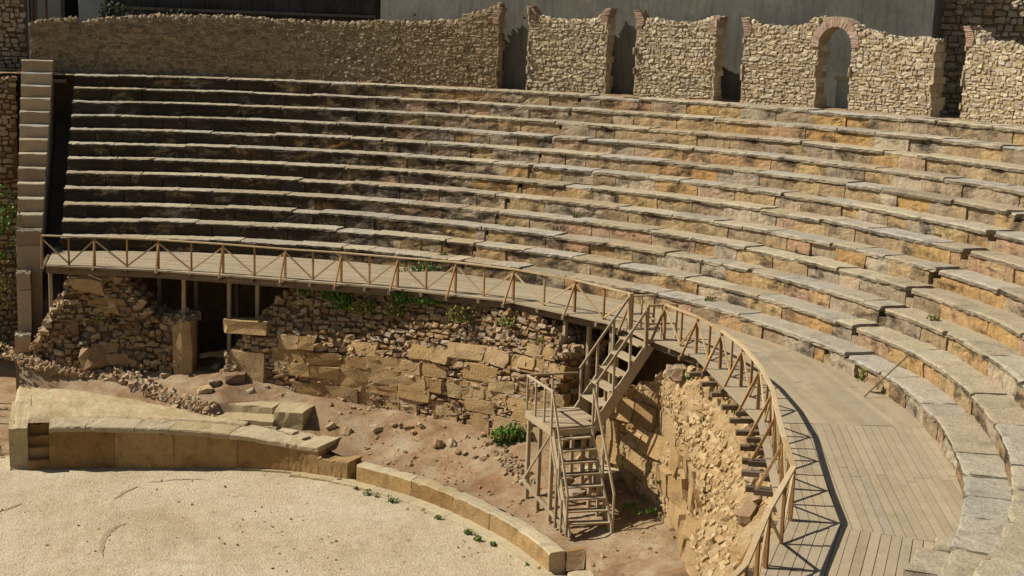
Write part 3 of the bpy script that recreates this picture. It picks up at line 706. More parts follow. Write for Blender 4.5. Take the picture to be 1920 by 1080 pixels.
# ================================================================== RUINED WALLS UNDER THE WALKWAY
def ruin(name, label, th0, th1, topz, lean0, leanf, nse, kinds, back=2.2, core='mortar', skipf=0, vmax=4.6, crest=.2, smin=1.0, mat='rubble', dep=.11, pro=.03, pits=(), coff=.03):
    """topz(th), wall leans back above height lean0 by leanf(th) metres per metre"""
    def S(u, v):
        t = u/14.0; r = rfront(t)+max(0, v-lean0)*leanf(t)
        p_ = pol(r, t, v); d_ = nse*float(noise(p_[None], .9, 2, 3)[0])
        for (pt, pv, pr_) in pits:
            d2 = ((t-pt)*14)**2+(v-pv)**2; d_ += .30*max(0, 1-d2/pr_**2)
        return pol(r+d_, t, v)
    root = thing(name, label, 'ruined wall', pol(rfront((th0+th1)/2)+.6, (th0+th1)/2, .6))
    mb = MB(); ths = np.linspace(th0, th1, max(6, int((th1-th0)*14/.08))); nz_ = 40; Rg = np.empty((len(ths), nz_+2, 3))
    for i, t in enumerate(ths):
        zt = topz(t); zb = .3
        for j in range(nz_):
            v = zb+(zt-zb)*j/(nz_-1); q = S(t*14, v); r = math.hypot(q[0], q[1])+coff
            nn_ = .035*float(noise(q[None], 4.5, 4, 1)[0])+.012*rnd.gauss(0, 1)
            Rg[i, j] = pol(r+nn_, t, v-(.03 if j == nz_-1 else 0))
        rb = max(rfront(t)+min(1.0, back), math.hypot(Rg[i, nz_-1, 0], Rg[i, nz_-1, 1])+back)
        Rg[i, nz_] = pol(min(rb, 17.2), t, zt-.06+rnd.gauss(0, .02)); Rg[i, nz_+1] = pol(min(rb, 17.2), t, zb)
    mb.loft(Rg); mb.build('rubble_core', M[core], root)
    tf = lambda u: topz(u/14.0)
    mb = MB()
    wall_stones(mb, S, th0*14+.05, th1*14-.05, .5, vmax, (.10*smin, .34*smin), (.08*smin, .20*smin), top=tf, skip=skipf, depth=dep, gap=.002, roundness=.16, jit=.17, prot=pro, chaos=.75, tilt=.12)
    # loose stones on the crest
    P = []
    for t in np.linspace(th0, th1, int((th1-th0)*14/.16)):
        q = S(t*14, topz(t)); r = math.hypot(q[0], q[1])
        for d_ in np.arange(.0, min(1.3, 17-r), crest):
            P.append(pol(r+d_+rnd.gauss(0, .04), t, topz(t)-.02+rnd.gauss(0, .03)))
    P = np.array(P); stones(mb, P, randrot(len(P), 1), rng.uniform(.04, .13, size=(len(P), 3)), .2, .2)
    # both ends
    W0 = min(1.8, back)
    for e, sg in ((th0, -1), (th1, 1)):
        q = S(e*14, 1.5); r0_ = math.hypot(q[0], q[1]); W_ = W0
        Se = (lambda u, v, e=e, r0_=r0_: pol(math.hypot(*S(e*14, v)[:2])+u, e, v)) if sg > 0 else (lambda u, v, e=e: pol(math.hypot(*S(e*14, v)[:2])+W0-u, e, v))
        wall_stones(mb, Se, 0, W_, .7, topz(e), (.15, .4), (.12, .26), depth=.10, gap=.005, roundness=.4, jit=.14, prot=.03, chaos=.7)
    mb.build('rubble_stones', M[mat], root)
    if kinds:
        mb = MB()
        for (a, b, v0, v1, cw, ch, skip) in kinds:
            wall_stones(mb, S, a*14, b*14, v0, v1, cw, ch, top=tf, depth=.15, gap=.006, roundness=.14, jit=.06, prot=.02, skip=skip, tilt=.015)
        mb.build('ashlar_blocks', M['ochre'], root)
    return root, S
def tz_centre(t): return float(np.interp(t, [.47, .50, .53, .56, .585, .61, .66, .9, 1.05, 1.13, 1.165, 1.19, 1.215], [2.0, 2.5, 3.05, 3.5, 3.95, 4.22, 4.36, 4.36, 4.36, 4.33, 4.2, 3.95, 3.7]))+.07*math.sin(t*47)*(.3 if t > .64 else 1)
r_c, S_c = ruin('centre_ruin', 'long ruined wall of ochre blocks and rubble below the walkway, green weeds on its crest', .49, 1.215, tz_centre, 2.9, lambda t: .48, .06,
     [(.60, .78, 1.3, 1.75, (.4, 1.0), (.4, .5), .15), (.60, .80, 1.95, 2.7, (.5, 1.2), (.30, .40), .30), (.78, .93, 1.15, 1.85, (.5, .9), (.6, .7), .1), (.80, .97, 2.0, 2.85, (.45, 1.3), (.36, .44), .25),
      (.93, 1.07, 1.2, 1.75, (.4, .8), (.5, .6), .1), (.97, 1.213, 1.95, 2.45, (.4, .9), (.25, .5), .2), (1.07, 1.213, 1.2, 1.8, (.8, 1.4), (.5, .6), 0), (.62, 1.06, 1.7, 2.1, (.5, 1.1), (.34, .4), .35), (.97, 1.213, 2.55, 3.1, (.7, 1.4), (.4, .5), .12), (1.13, 1.213, 3.05, 3.7, (.4, .6), (.3, .35), .15)], back=1.3)
def tz_left(t): return float(np.interp(t, [.10, .115, .136, .15, .158, .167, .19, .262, .275, .30, .32, .343, .365, .375, .408], [2.2, 2.7, 3.35, 3.55, 3.95, 4.15, 4.33, 4.36, 4.1, 3.65, 3.35, 3.15, 3.1, 3.2, 3.25]))+.05*math.sin(t*90)
r_l, S_l = ruin('left_ruin', 'humped rubble ruin with a notched outline below the left end of the walkway', .10, .400, tz_left, 3.3, lambda t: .25, .26,
     [(.21, .30, 3.25, 3.5, (.9, 1.3), (.22, .26), 0), (.21, .26, 1.75, 2.1, (.5, .7), (.3, .35), .1)], back=.75, pits=((.255, 3.1, .3), (.30, 2.95, .28), (.35, 2.5, .35), (.18, 2.7, .35), (.14, 2.4, .3), (.33, 3.0, .25)))
def tz_right(t): return float(np.interp(t, [1.33, 1.38, 1.42, 1.46, 1.50, 1.56, 3], [2.9, 3.2, 3.5, 3.95, 4.2, 4.36, 4.36]))+.04*math.sin(t*60)
r_r, S_r = ruin('right_ruin', 'pale tan ruined wall curving below the walkway on the right, big blocks under crumbling rubble', 1.33, 2.72, tz_right, 2.95, lambda t: max(.3, (rail_r(t)+.02-rfront(t))/1.40), .14,
     [(1.34, 1.60, .3, 2.75, (.7, 1.3), (.46, .6), .10), (1.60, 1.86, .4, 2.3, (.6, 1.2), (.42, .6), .22), (1.86, 2.35, .5, 2.5, (.4, 1.0), (.3, .5), .5)], back=2.2, core='dirt_pale', skipf=.06, crest=9, smin=.80, mat='rubble_pale', dep=.05, pro=.012, vmax=3.75, coff=-.005, pits=((1.93, 3.55, .16), (1.97, 3.2, .13), (2.02, 2.9, .17), (2.06, 3.4, .14), (2.10, 3.0, .2), (1.62, 3.5, .1), (1.88, 2.9, .12), (2.15, 3.5, .16), (1.56, 2.9, .1), (2.2, 3.0, .18)))
for (t, z_, sz, lb) in ((.205, 4.2, (.5, .35, .26), 'big grey boulder capping the hump of the left ruin'), (.165, 2.9, (.22, .2, .45), 'narrow leaning rock on the left flank of the left ruin'), (.215, 1.95, (.4, .28, .3), 'pale eroded boulder low in the face of the left ruin')):
    q = S_l(t*14, z_); mb = MB(); P_ = np.array([q+[0, .1, 0]]); stones(mb, P_, randrot(1, .25), np.array([sz]), .5, .13); mb.build('boulder', M['rubble'], label=lb, cat='boulder')
# larger single blocks lying in or on the ruins
def pblock(mb, th, r, wd, dp, z0, z1, jit=.02, rotz=0.0, rn=.12):
    e1 = pol(1, th+rotz, 0); e2 = np.array([e1[1], -e1[0], 0.0]); A = np.stack([e2, e1, np.array([0, 0, 1.0])])
    c = pol(r+dp/2, th, (z0+z1)/2); stones(mb, np.array([c]), np.array([A]), np.array([[wd/2, dp/2, (z1-z0)/2]]), rn, jit*2.2)
for (th, r, wd, dp, z0, z1, nm, lb, rz) in (
    (.393, 14.22, .55, .7, 1.5, 3.22, 'upright_pier_block', 'tall upright stone block ending the left ruin beside the dark gap', 0),
    (.53, 13.9, 1.42, .5, 3.02, 3.42, 'lintel_block', 'long flat lintel block jutting over the dark gap left of the long ruined wall', .05),
    (.535, 13.95, 1.2, .7, 1.5, 2.5, 'base_block', 'squat weathered block on the ground below the jutting lintel', .1)):
    mb = MB(); pblock(mb, th, r, wd, dp, z0, z1, .03, rz, .2); mb.build(nm, M['ochre'], label=lb, cat='stone block')
mb = MB(); pblock(mb, 1.355, 14.05, .75, 1.3, .7, 1.25, .02, .1); mb.build('foundation_slab', M['podium'], label='flat pale foundation slab lying behind the foot of the wooden stair', cat='stone slab')

# ================================================================== WOODEN WALKWAY
zj = ZD-.045
seams = [.125, .344, .613, .842, 1.071, 1.30, 1.5615, 1.931, 2.303, 2.58, 2.80]
mid0 = pol(16, 1.3, ZD)
deck = thing('walkway', 'broad curved timber walkway between the railing and the lowest seat tier', 'walkway', mid0)
def lines_x(p, d, q, e):     # intersection of two lines in the plane
    a = np.array([[d[0], -e[0]], [d[1], -e[1]]]); s_ = np.linalg.solve(a, (q-p)[:2]); return p[:2]+d[:2]*s_[0]
for a, b in zip(seams[:-1], seams[1:]):
    ms = MB()
    pa = pol(rail_r(a)+.0, a, 0); pb = pol(rail_r(b)+.0, b, 0); d = pb-pa; d /= np.linalg.norm(d); nrm = np.array([-d[1], d[0], 0]); 
    if nrm@pa < 0: nrm = -nrm
    ra = pol(1, a, 0); rb = pol(1, b, 0); s_ = -.14
    while s_ < 4.2:
        wd = .148; q = pa+nrm*s_; q2 = pa+nrm*(s_+wd-.007-rnd.random()*.006)
        try:
            c1 = lines_x(q, d, np.zeros(3), ra); c2 = lines_x(q, d, np.zeros(3), rb); c3 = lines_x(q2, d, np.zeros(3), rb); c4 = lines_x(q2, d, np.zeros(3), ra)
        except Exception: break
        if max(np.hypot(*c1), np.hypot(*c2)) < 19.0 and min(np.hypot(*((c1+c2)/2)), 99) < R0+.40:
            # planks butt in two or three lengths
            L = np.linalg.norm(c2-c1); cuts = [0, 1] if L < 3.2 else [0, .5+.04*rnd.choice((-1, 0, 1)), 1]
            for k0, k1 in zip(cuts[:-1], cuts[1:]):
                g = .004/L; f0 = k0+g; f1 = k1-g; dz = rnd.gauss(0, .0025)
                Vb = [c1+(c2-c1)*f0, c1+(c2-c1)*f1, c4+(c3-c4)*f1, c4+(c3-c4)*f0]
                ms.add([(v[0], v[1], zj-.0+dz) for v in Vb]+[(v[0], v[1], ZD+dz) for v in Vb], BOXF)
        s_ += wd
    ms.build('plank_bay', M['deck'], deck)
# platform bridging to the stair head
mb = MB()
for i in range(6): mb.box((14.68+i*.13, 1.96, ZD-.06), (14.68+i*.13+.122, 3.24, ZD-.012+rnd.gauss(0, .002)))
mb.build('bridge_planks', M['deck'], deck)
mb = MB()
for i in range(6): pass
main_th = [.119, .216, .344, .480, .613, .729, .842, .958, 1.071, 1.209, 1.352]
main_r = [1.542, 1.64, 1.745, 1.866, 1.993, 2.096, 2.205, 2.306, 2.444, 2.58, 2.69]
for a, b in zip(seams[:-1], seams[1:]):
    mb = MB(); mb.beam(pol(rail_r(a)+.06, a, ZD-.16), pol(rail_r(b)+.06, b, ZD-.16), .07, .2); mb.build('edge_beam', M['darkwood'], deck)  # the edge beam's shade is put into its dark timber colour
    mb = MB(); mb.beam(pol(16.2, a, ZD-.16), pol(16.2, b, ZD-.16), .07, .2); mb.build('inner_beam', M['darkwood'], deck)
allp = sorted(main_th+[(p+q)/2 for p, q in zip(main_th[:-1], main_th[1:])]+main_r+[(p+q)/2 for p, q in zip(main_r[:-1], main_r[1:])]+[1.49])
for t in allp:
    mb = MB(); r = rail_r(t); is_main = any(abs(t-x) < .001 for x in main_th+main_r)
    mb.beam(pol(r-(.42 if is_main else .26), t, ZD-.095 if t > 1.5 else ZD-.10), pol(17.3, t, ZD-.10), .09, .10); mb.build('cross_joist', M['darkwood'], deck)
for (x, r) in ((252, 15.9), (345, 15.0), (368, 15.9), (430, 15.0), (445, 15.8), (483, 14.7), (300, 15.8), (1060, 15.2), (1105, 15.4), (1130, 16.2), (95, 15.4), (1148, 15.3)):
    t = th_of(atr(x, 540 if x < 900 else 620, r)); mb = MB(); mb.beam(pol(r, t, .8), pol(r, t, ZD-.2), .11, .11, up=pol(1, t, 0)); mb.build('support_post', M['darkwood' if r > 15.5 else 'stairwood'], deck)
# pocket posts sitting on the ruins
for t in (1.60, 1.66, 1.72, 1.79, 1.86, 1.92, 1.99, 2.05, 2.10, 2.16):
    mb = MB(); r = rail_r(t); mb.beam(pol(r-.52, t, ZD-.26), pol(r+.2, t, ZD-.26), .12, .10, up=(0, 0, 1)); mb.build('sleeper', M['darkwood'], deck)

# ================================================================== RAILINGS
HR = .82
def railing(label, mains, mids, extra_end=None):
    root = thing('railing', label, 'railing', pol(rail_r(mains[len(mains)//2]), mains[len(mains)//2], ZD), 'timber railings along the walkway edge')
    P_ = lambda t, z, dr=0.0: pol(rail_r(t)+dr, t, ZD+z)+np.array([.012*math.sin(t*91), .012*math.sin(t*57), (.010*math.sin(t*133) if z > .5 else 0)])
    for a, b in zip(mains[:-1], mains[1:]):
        mb = MB(); mb.beam(P_(a, HR+.015), P_(b, HR+.015), .085, .04); mb.build('top_rail', M['rail'], root)
    for t in mains:
        mb = MB(); mb.beam(P_(t, -.1), P_(t, HR), .065, .065, up=pol(1, t, 0)); mb.build('post', M['postwood'], root)
        mb = MB(); mb.beam(P_(t, -.07, -.38), P_(t, HR*.86, -.03), .045, .05); mb.build('raking_strut', M['postwood'], root)
    for t in mids:
        mb = MB(); mb.beam(P_(t, -.06), P_(t, HR), .05, .05, up=pol(1, t, 0)); mb.build('middle_post', M['postwood'], root)
        m0 = max(x for x in mains if x < t); m1 = min(x for x in mains if x > t)
        for m_ in (m0, m1):
            f = .045*(1 if m_ > t else -1)
            mb = MB(); a = P_(m_, HR-.07); b = P_(t, .04); d = (a-b); mb.beam(b+d*.02, a-d*.04, .03, .045); mb.build('diagonal', M['rail'], root)
    return root
railing('timber railing with diagonal braces along the far walkway, left of the wooden stair', main_th, [(p+q)/2 for p, q in zip(main_th[:-1], main_th[1:])])
ml = [1.445]+main_r
railing('timber railing curving down the right side, right of the wooden stair, casting a long shadow', ml, [1.495]+[(p+q)/2 for p, q in zip(main_r[:-1], main_r[1:])])

# ================================================================== WOODEN STAIR
st = thing('wooden_stair', 'weathered timber stair with a landing, turning from the earth up to the walkway', 'stair', (12.8, 1.5, .6))
ZL = 2.80
F0 = at(1066, 1004, .60); F1 = at(1146, 1002, .60)
T0 = np.array([12.22, 1.70, ZL]); T1 = np.array([13.18, 1.76, ZL])
def bm_(name, a, b, w_, h_, up=(0, 0, 1), mat='stairwood', parent=st):
    mb = MB(); mb.beam(a, b, w_, h_, up=up); return mb.build(name, M[mat], parent)
for f, t in ((F0, T0), (F1, T1)):
    d = (t-f); bm_('stringer', f-d*.02+np.array([0, 0, .02]), t-np.array([0, 0, .06]), .05, .17)
for i in range(8):
    s_ = (i+1)/9; a = F0+(T0-F0)*s_; b = F1+(T1-F1)*s_; e_ = (b-a)/np.linalg.norm(b-a)
    bm_('tread', a+e_*.02, b-e_*.02, .21, .038)
# landing boards and frame
for i in range(11):
    y = 1.70+i*.146; x1 = 13.25 if y < 2 else 13.5
    mb = MB(); mb.box((12.18, y, ZL-.035), (x1, y+.138, ZL+rnd.gauss(0, .002))); mb.build('landing_board', M['stairwood'], st)
for a, b in (((12.2, 1.68, ZL-.12), (12.2, 3.34, ZL-.12)), ((13.42, 2.1, ZL-.12), (13.42, 3.34, ZL-.12)), ((12.2, 1.69, ZL-.12), (13.3, 1.69, ZL-.12)), ((12.2, 3.3, ZL-.12), (13.45, 3.3, ZL-.12))):
    bm_('landing_frame', a, b, .05, .16)
for (x, y) in ((12.26, 3.26), (12.24, 1.74), (13.24, 1.78), (13.4, 3.26), (12.24, 2.5), (13.36, 2.5)):
    bm_('leg', (x, y, zmedia(math.hypot(x, y), math.atan2(x, y))-.1), (x, y, ZL-.04), .09, .09, up=(0, 1, 0))
bm_('ground_beam', (12.22, 3.35, .99), F0+np.array([0, 0, .05]), .08, .09)
bm_('brace', (12.2, 3.3, 1.12), (12.2, 1.8, ZL-.2), .04, .06); bm_('brace', (12.2, 1.74, ZL-.25), F0+np.array([0, .25, .1]), .05, .07)
for q in (.33, .62):
    a = F0+(T0-F0)*q; bm_('leg', (a[0]-.03, a[1], .55), a+np.array([-.03, 0, 0]), .07, .07, up=(0, 1, 0))
for q in (.33, .62):
    a = F1+(T1-F1)*q; bm_('leg', (a[0]+.03, a[1], .55), a+np.array([.03, 0, 0]), .07, .07, up=(0, 1, 0))
# hand rails of the lower flight
U_ = np.array([0, 0, .86])
for f, t, sx in ((F0, T0, -.045), (F1, T1, .045)):
    o = np.array([sx, 0, 0]); bm_('handrail', f+U_+o+(t-f)*.02, t+U_+o+np.array([0, -.02, 0]), .05, .05)
    for q in (.03, .5, .98):
        a = f+(t-f)*q+o; bm_('rail_post', a-np.array([0, 0, .1]), a+U_, .05, .05, up=(0, 1, 0))
# landing rail: left side and back
hz = ZL+.84
bm_('handrail', (12.2, 1.70, hz), (12.2, 3.32, hz), .05, .05); bm_('handrail', (12.2, 3.32, hz), (13.5, 3.32, hz), .05, .05)
for (x, y) in ((12.2, 3.3), (12.2, 2.75), (12.2, 2.2), (12.85, 3.32)):
    bm_('rail_post', (x, y, ZL-.1), (x, y, hz), .045, .045, up=(0, 1, 0))
# upper flight
B0 = np.array([13.48, 2.02, ZL]); B1 = np.array([13.48, 3.24, ZL]); E0 = np.array([14.72, 2.0, ZD]); E1 = np.array([14.72, 3.2, ZD])
for a, b in ((B0, E0), (B1, E1)):
    bm_('stringer', a-(b-a)*.05-np.array([0, 0, .1]), b-np.array([0, 0, .16]), .05, .26)
for i in range(5):
    s_ = (i+.9)/5.4; a = B0+(E0-B0)*s_; b = B1+(E1-B1)*s_
    bm_('tread', a+[0, .03, 0], b-[0, .03, 0], .33, .045)
Hh = np.array([0, 0, .80])
for a, b, z0, z1 in ((B0+[-.08, 0, 0], E0+[-.1, 0, 0], 3.69, 5.42), (B1+[.03, 0, 0], E1+[.02, 0, 0], 3.76, 5.52)):
    p0 = np.array([a[0], a[1], z0]); p1 = np.array([b[0], b[1], z1]); bm_('handrail', p0, p1, .05, .055)
    for q in (.03, .36, .68): 
        t_ = p0+(p1-p0)*q; lo = a+(b-a)*q; bm_('rail_post', (t_[0], t_[1], lo[2]-.2), t_, .055, .055, up=(0, 1, 0))
    bm_('gate_post', (b[0], b[1], ZD-.25), (b[0], b[1], z1+.05), .085, .085, up=(0, 1, 0), mat='rail')
    y = b[1]; xe = 15.38
    bm_('side_rail', (b[0], y, ZD+.80), (xe, y, ZD+.80), .05, .045, mat='rail'); bm_('side_rail', (b[0], y, ZD+.36), (xe, y, ZD+.36), .035, .04, mat='rail')
    bm_('side_post', (xe, y, ZD-.1), (xe, y, ZD+.80), .06, .06, up=(0, 1, 0), mat='rail'); bm_('side_post', ((b[0]+xe)/2, y, ZD-.05), ((b[0]+xe)/2, y, ZD+.78), .035, .035, up=(0, 1, 0), mat='rail')
bm_('leg', (14.45, 3.2, 1.0), (14.45, 3.2, 4.2), .09, .09, up=(0, 1, 0)); bm_('leg', (14.2, 3.2, 1.0), (14.2, 3.2, 3.9), .07, .07, up=(0, 1, 0))
bm_('small_gate_bar', (15.2, 2.75, ZD+.12), (15.2, 3.15, ZD+.12), .03, .04, mat='rail'); bm_('small_gate_bar', (15.2, 2.75, ZD+.3), (15.2, 3.15, ZD+.3), .03, .04, mat='rail')

# ================================================================== LOW WALL ROUND THE ORCHESTRA
def arcblock(mb, a, b, rfun, prof_fun, n=7, jit=.006, endcaps=True):
    jit = jit*.6; n = n+3
    tt = np.linspace(a, b, n); Rg = []
    for t in tt:
        r = rfun(t); Rg.append([pol(r+dr, t, z) for dr, z in prof_fun(t)])
    Rg = np.array(Rg); Rg += rng.normal(size=Rg.shape)*jit
    Rg += (np.clip(noise(Rg, 4.0, 3, 2)-.9, 0, 1)*-.05)[..., None]*np.array([0, 0, 1.0])*(Rg[..., 2:3] > .3); mb.loft(Rg)
def facep(zt, dep):
    return lambda t: [(dep, -.1), (.0, -.1), (.0, .12), (.008, zt(t)*.35), (.0, zt(t)*.7), (.005, zt(t)-.16), (-.0, zt(t)-.15), (dep, zt(t)-.15)]
low = thing('low_wall', 'long tall part of the low orchestra wall on the left, shaded ochre face under cream slabs', 'low wall', pol(10.8, .45, 0))
t = .157; tops = []
while t < .79:
    b = min(.80, t+rnd.uniform(1.3, 2.0)/10.7)
    if .80-b < .04: b = .80
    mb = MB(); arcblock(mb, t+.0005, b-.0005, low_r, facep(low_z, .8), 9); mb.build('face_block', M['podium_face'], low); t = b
t = .157
while t < .79:
    b = min(.80, t+rnd.uniform(.8, 1.5)/10.7)
    if .80-b < .03: b = .80
    dep = rnd.uniform(.8, 1.35) if t < .5 else rnd.uniform(.9, 1.2)
    dzz = rnd.gauss(0, .006)
    mb = MB(); arcblock(mb, t+.0006, b-.0006, low_r, lambda q, dep=dep, dzz=dzz: [(dep, low_z(q)-.16), (-.01, low_z(q)-.148), (-.035, low_z(q)-.10), (-.035, low_z(q)-.03), (-.012, low_z(q)-.003+dzz), (.3, low_z(q)+dzz), (dep*.7, low_z(q)+.005+dzz), (dep, low_z(q)+.01+dzz)], 7, .009)
    mb.build('top_slab', M['podium'], low); t = b
# loose bits of slab near the broken end
for (x, y, w_, h_) in ((505, 800, .35, .05), (535, 806, .5, .06), (480, 792, .3, .04), (560, 812, .4, .05), (545, 790, .22, .09)):
    Q = at(x, y, .98); tt_ = th_of(Q); mb = MB(); pblock(mb, tt_, math.hypot(Q[0], Q[1]), w_, .3, low_z(tt_)-.02, low_z(tt_)+h_, .02, rnd.uniform(-.4, .4)); mb.build('slab_fragment', M['podium'], low)
# two-step ledge behind the low wall
def quadprism(mb, pts, z0, z1, jit=.01):
    V = [np.array([p_[0], p_[1], z0]) for p_ in pts]+[np.array([p_[0], p_[1], z1]) for p_ in pts]
    V = np.array(V)+rng.normal(size=(8, 3))*jit; n_ = 6; Rg = []
    for i in range(n_):
        f = i/(n_-1); a0 = V[0]*(1-f)+V[1]*f; b0 = V[3]*(1-f)+V[2]*f; a1 = V[4]*(1-f)+V[5]*f; b1 = V[7]*(1-f)+V[6]*f
        Rg.append([b0, a0, (a0+a1)/2, a1-np.array([0, 0, .02]), a1+(b1-a1)*.04, (a1+b1)/2, b1])
    Rg = np.array(Rg)+rng.normal(size=(n_, 7, 3))*jit; mb.loft(Rg)
zt = 1.36
led = thing('ledge_block', 'stepped cream stone bench block lying behind the left low wall', 'stone bench', at(500, 775, 1.0))
mb = MB(); quadprism(mb, [at(512, 770, zt), at(566, 774, zt), at(592, 757, zt), at(536, 748, zt)], .7, zt); mb.build('bench_block', M['podium'], led)
mb = MB(); quadprism(mb, [at(408, 781, 1.12), at(511, 790, 1.12), at(535, 756, 1.12), at(432, 756, 1.12)], .7, 1.12); mb.build('lower_step', M['podium'], led)
mb = MB(); quadprism(mb, [at(420, 756, 1.33), at(511, 763, 1.33), at(533, 748, 1.33), at(436, 743, 1.33)], .7, 1.33); mb.build('upper_step', M['podium'], led)
# short low end piece
lw = thing('low_wall', 'short lower stub of the orchestra wall just left of the narrow gap', 'low wall', pol(11.6, .84, 0))
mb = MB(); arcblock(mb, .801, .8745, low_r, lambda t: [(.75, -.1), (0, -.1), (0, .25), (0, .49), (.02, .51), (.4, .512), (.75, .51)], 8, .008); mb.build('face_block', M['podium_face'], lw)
lw = thing('low_wall', 'long curved low orchestra wall running down the middle, lit cream top edge', 'low wall', pol(11.6, 1.2, 0))
t = .8985
while t < 1.574:
    b = min(1.576, t+rnd.uniform(1.1, 2.1)/11.6)
    if 1.576-b < .05: b = 1.576
    dz = rnd.gauss(0, .008); dr = rnd.gauss(0, .006)
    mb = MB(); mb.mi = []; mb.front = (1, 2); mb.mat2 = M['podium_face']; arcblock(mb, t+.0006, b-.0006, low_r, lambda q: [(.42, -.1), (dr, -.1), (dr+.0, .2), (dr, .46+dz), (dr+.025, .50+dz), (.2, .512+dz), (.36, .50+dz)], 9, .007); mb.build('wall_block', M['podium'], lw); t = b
mb = MB(); arcblock(mb, 1.5625, 1.5762, lambda t: 11.92, lambda t: [(.62, -.1), (0, -.1), (0, .3), (.0, .48), (.3, .5), (.62, .5)], 3, .01); mb.build('return_wall', M['podium_face'], lw)
lw = thing('low_wall', 'nearest piece of the low orchestra wall at the bottom edge, past the second gap', 'low wall', pol(11.6, 1.9, 0))
t = 1.6735
while t < 2.3:
    b = t+rnd.uniform(1.2, 1.8)/11.6
    mb = MB(); arcblock(mb, t+.0006, b-.0006, low_r, lambda q: [(.5, -.1), (0, -.1), (.0, .2), (0, .46), (.03, .5), (.2, .51), (.5, .51)], 8, .008); mb.build('wall_block', M['podium'], lw); t = b
# left end block with moulded edge and the tiny stair beside it
eb = thing('moulded_end_block', 'moulded cream end block with a flaring top at the far left of the low wall', 'stone block', pol(10.6, .08, 0))
mb = MB(); arcblock(mb, .062, .1055, lambda t: 10.52, lambda t: [(2.6, -.1), (.12, -.1), (.0, .0), (.06, .1), (.06, .75), (.02, .9), (-.06, 1.0), (-.09, 1.06), (-.09, 1.15), (.3, 1.165), (1.4, 1.18), (2.6, 1.19)], 6, .008)
mb.build('block_body', M['podium'], eb)
ss = thing('narrow_steps', 'three small dark steps set between the moulded end block and the left low wall', 'steps', pol(10.6, .13, 0))
for i in range(4):
    mb = MB(); arcblock(mb, .1065, .1565, lambda t: 10.45+i*.22, lambda t: [(.6 if i < 3 else 1.2, -.1), (0, -.1), (0, .27*(i+1)-.02), (.02, .27*(i+1)+.0), (.6 if i < 3 else 1.2, .27*(i+1)+.0)], 3, .01); mb.build('step', M['podium_face'], ss)
# rounded kerb at the foot
mb = MB(); kb = thing('kerb', 'narrow pale stone kerb along the foot of the low wall', 'kerb', pol(11.3, 1.2, 0))
t = .60
while t < 2.25:
    b = t+rnd.uniform(.9, 1.6)/11.3; w_ = float(np.interp(t, [.6, .72, .9], [.05, .28, .34]))
    mb = MB(); arcblock(mb, t+.0005, b-.0005, lambda q: low_r(q)-w_, lambda q: [(w_+.05, -.05), (0, -.05), (0, .045), (.015, .06), (w_+.05, .065)], 6, .006); mb.build('kerb_stone', M['podium'], kb); t = b

# ================================================================== RUBBLE AND LOOSE STONES
# ridge of small rubble edging the packed earth platform
mb = MB(); P = []
ridge = [(0, 655), (40, 672), (80, 690), (130, 695), (190, 700), (245, 712), (290, 735), (330, 752), (370, 762), (405, 775)]
for (x0, y0), (x1, y1) in zip(ridge[:-1], ridge[1:]):
    for q in range(70):
        f = rnd.random(); x = x0+(x1-x0)*f; y = y0+(y1-y0)*f+rnd.gauss(0, 4.5)
        Q = ground_at(x, y)
        Q[2] += rnd.uniform(0, .06); P.append(Q)
P = np.array(P); stones(mb, P, randrot(len(P), 1.2), rng.uniform(.035, .13, size=(len(P), 3))*np.array([1.2, 1.1, .8]), .45, .18)
mb.build('rubble_ridge', M['rubble'], label='ridge of small broken rubble edging the packed earth platform at left', cat='rubble', kind='stuff')
mb = MB(); P = []
for _ in range(170):
    x = rnd.gauss(958, 18); y = 870+(x-958)*.75+rnd.gauss(0, 10); Q = ground_at(x, y); P.append(Q)
P = np.array(P); stones(mb, P, randrot(len(P), 1), rng.uniform(.02, .07, size=(len(P), 3)), .4, .2)
mb.build('stone_spill', M['rubble'], label='spill of small broken stones on the earth left of the wooden stair', cat='rubble', kind='stuff')
sp = [(702, 758, .17), (706, 805, .14), (765, 803, .1), (790, 800, .1), (752, 800, .09), (822, 835, .17), (846, 834, .12), (648, 812, .15), (620, 803, .13), (858, 848, .08), (690, 842, .05), (890, 858, .08), (775, 812, .08), (738, 798, .08),
      (905, 862, .07), (872, 852, .07), (655, 775, .06), (640, 752, .12), (400, 722, .2), (440, 712, .26), (385, 735, .18), (470, 735, .1), (310, 705, .13), (420, 700, .12), (405, 690, .1), (500, 728, .08),
      (980, 905, .08), (1010, 1065, .05), (1165, 775, .14), (1180, 860, .2), (1222, 935, .18), (1210, 905, .16), (1060, 905, .2), (1080, 930, .22), (1045, 890, .16), (1105, 900, .18), (1090, 865, .14), (1010, 940, .08), (600, 860, .05), (730, 868, .05), (930, 855, .06)]
ORD = ['first', 'second', 'third', 'fourth', 'fifth', 'sixth', 'seventh', 'eighth', 'ninth', 'tenth', 'eleventh', 'twelfth', 'thirteenth', 'fourteenth', 'fifteenth', 'sixteenth', 'seventeenth', 'eighteenth']
def region(x):
    return ('below the dark gap between the ruins' if x < 520 else 'between stone bench and long ruined wall' if x < 780 else 'on the earth left of the wooden stair' if x < 1000 else 'under the wooden stair' if x < 1160 else 'right of the wooden stair')
def spl(x, y):
    if (x, y) in special: return special[(x, y)]
    L_ = sorted([(a, b) for a, b, _ in sp if region(a) == region(x) and (a, b) not in special])
    return '%s small loose stone from the left, %s' % (ORD[L_.index((x, y))], region(x))
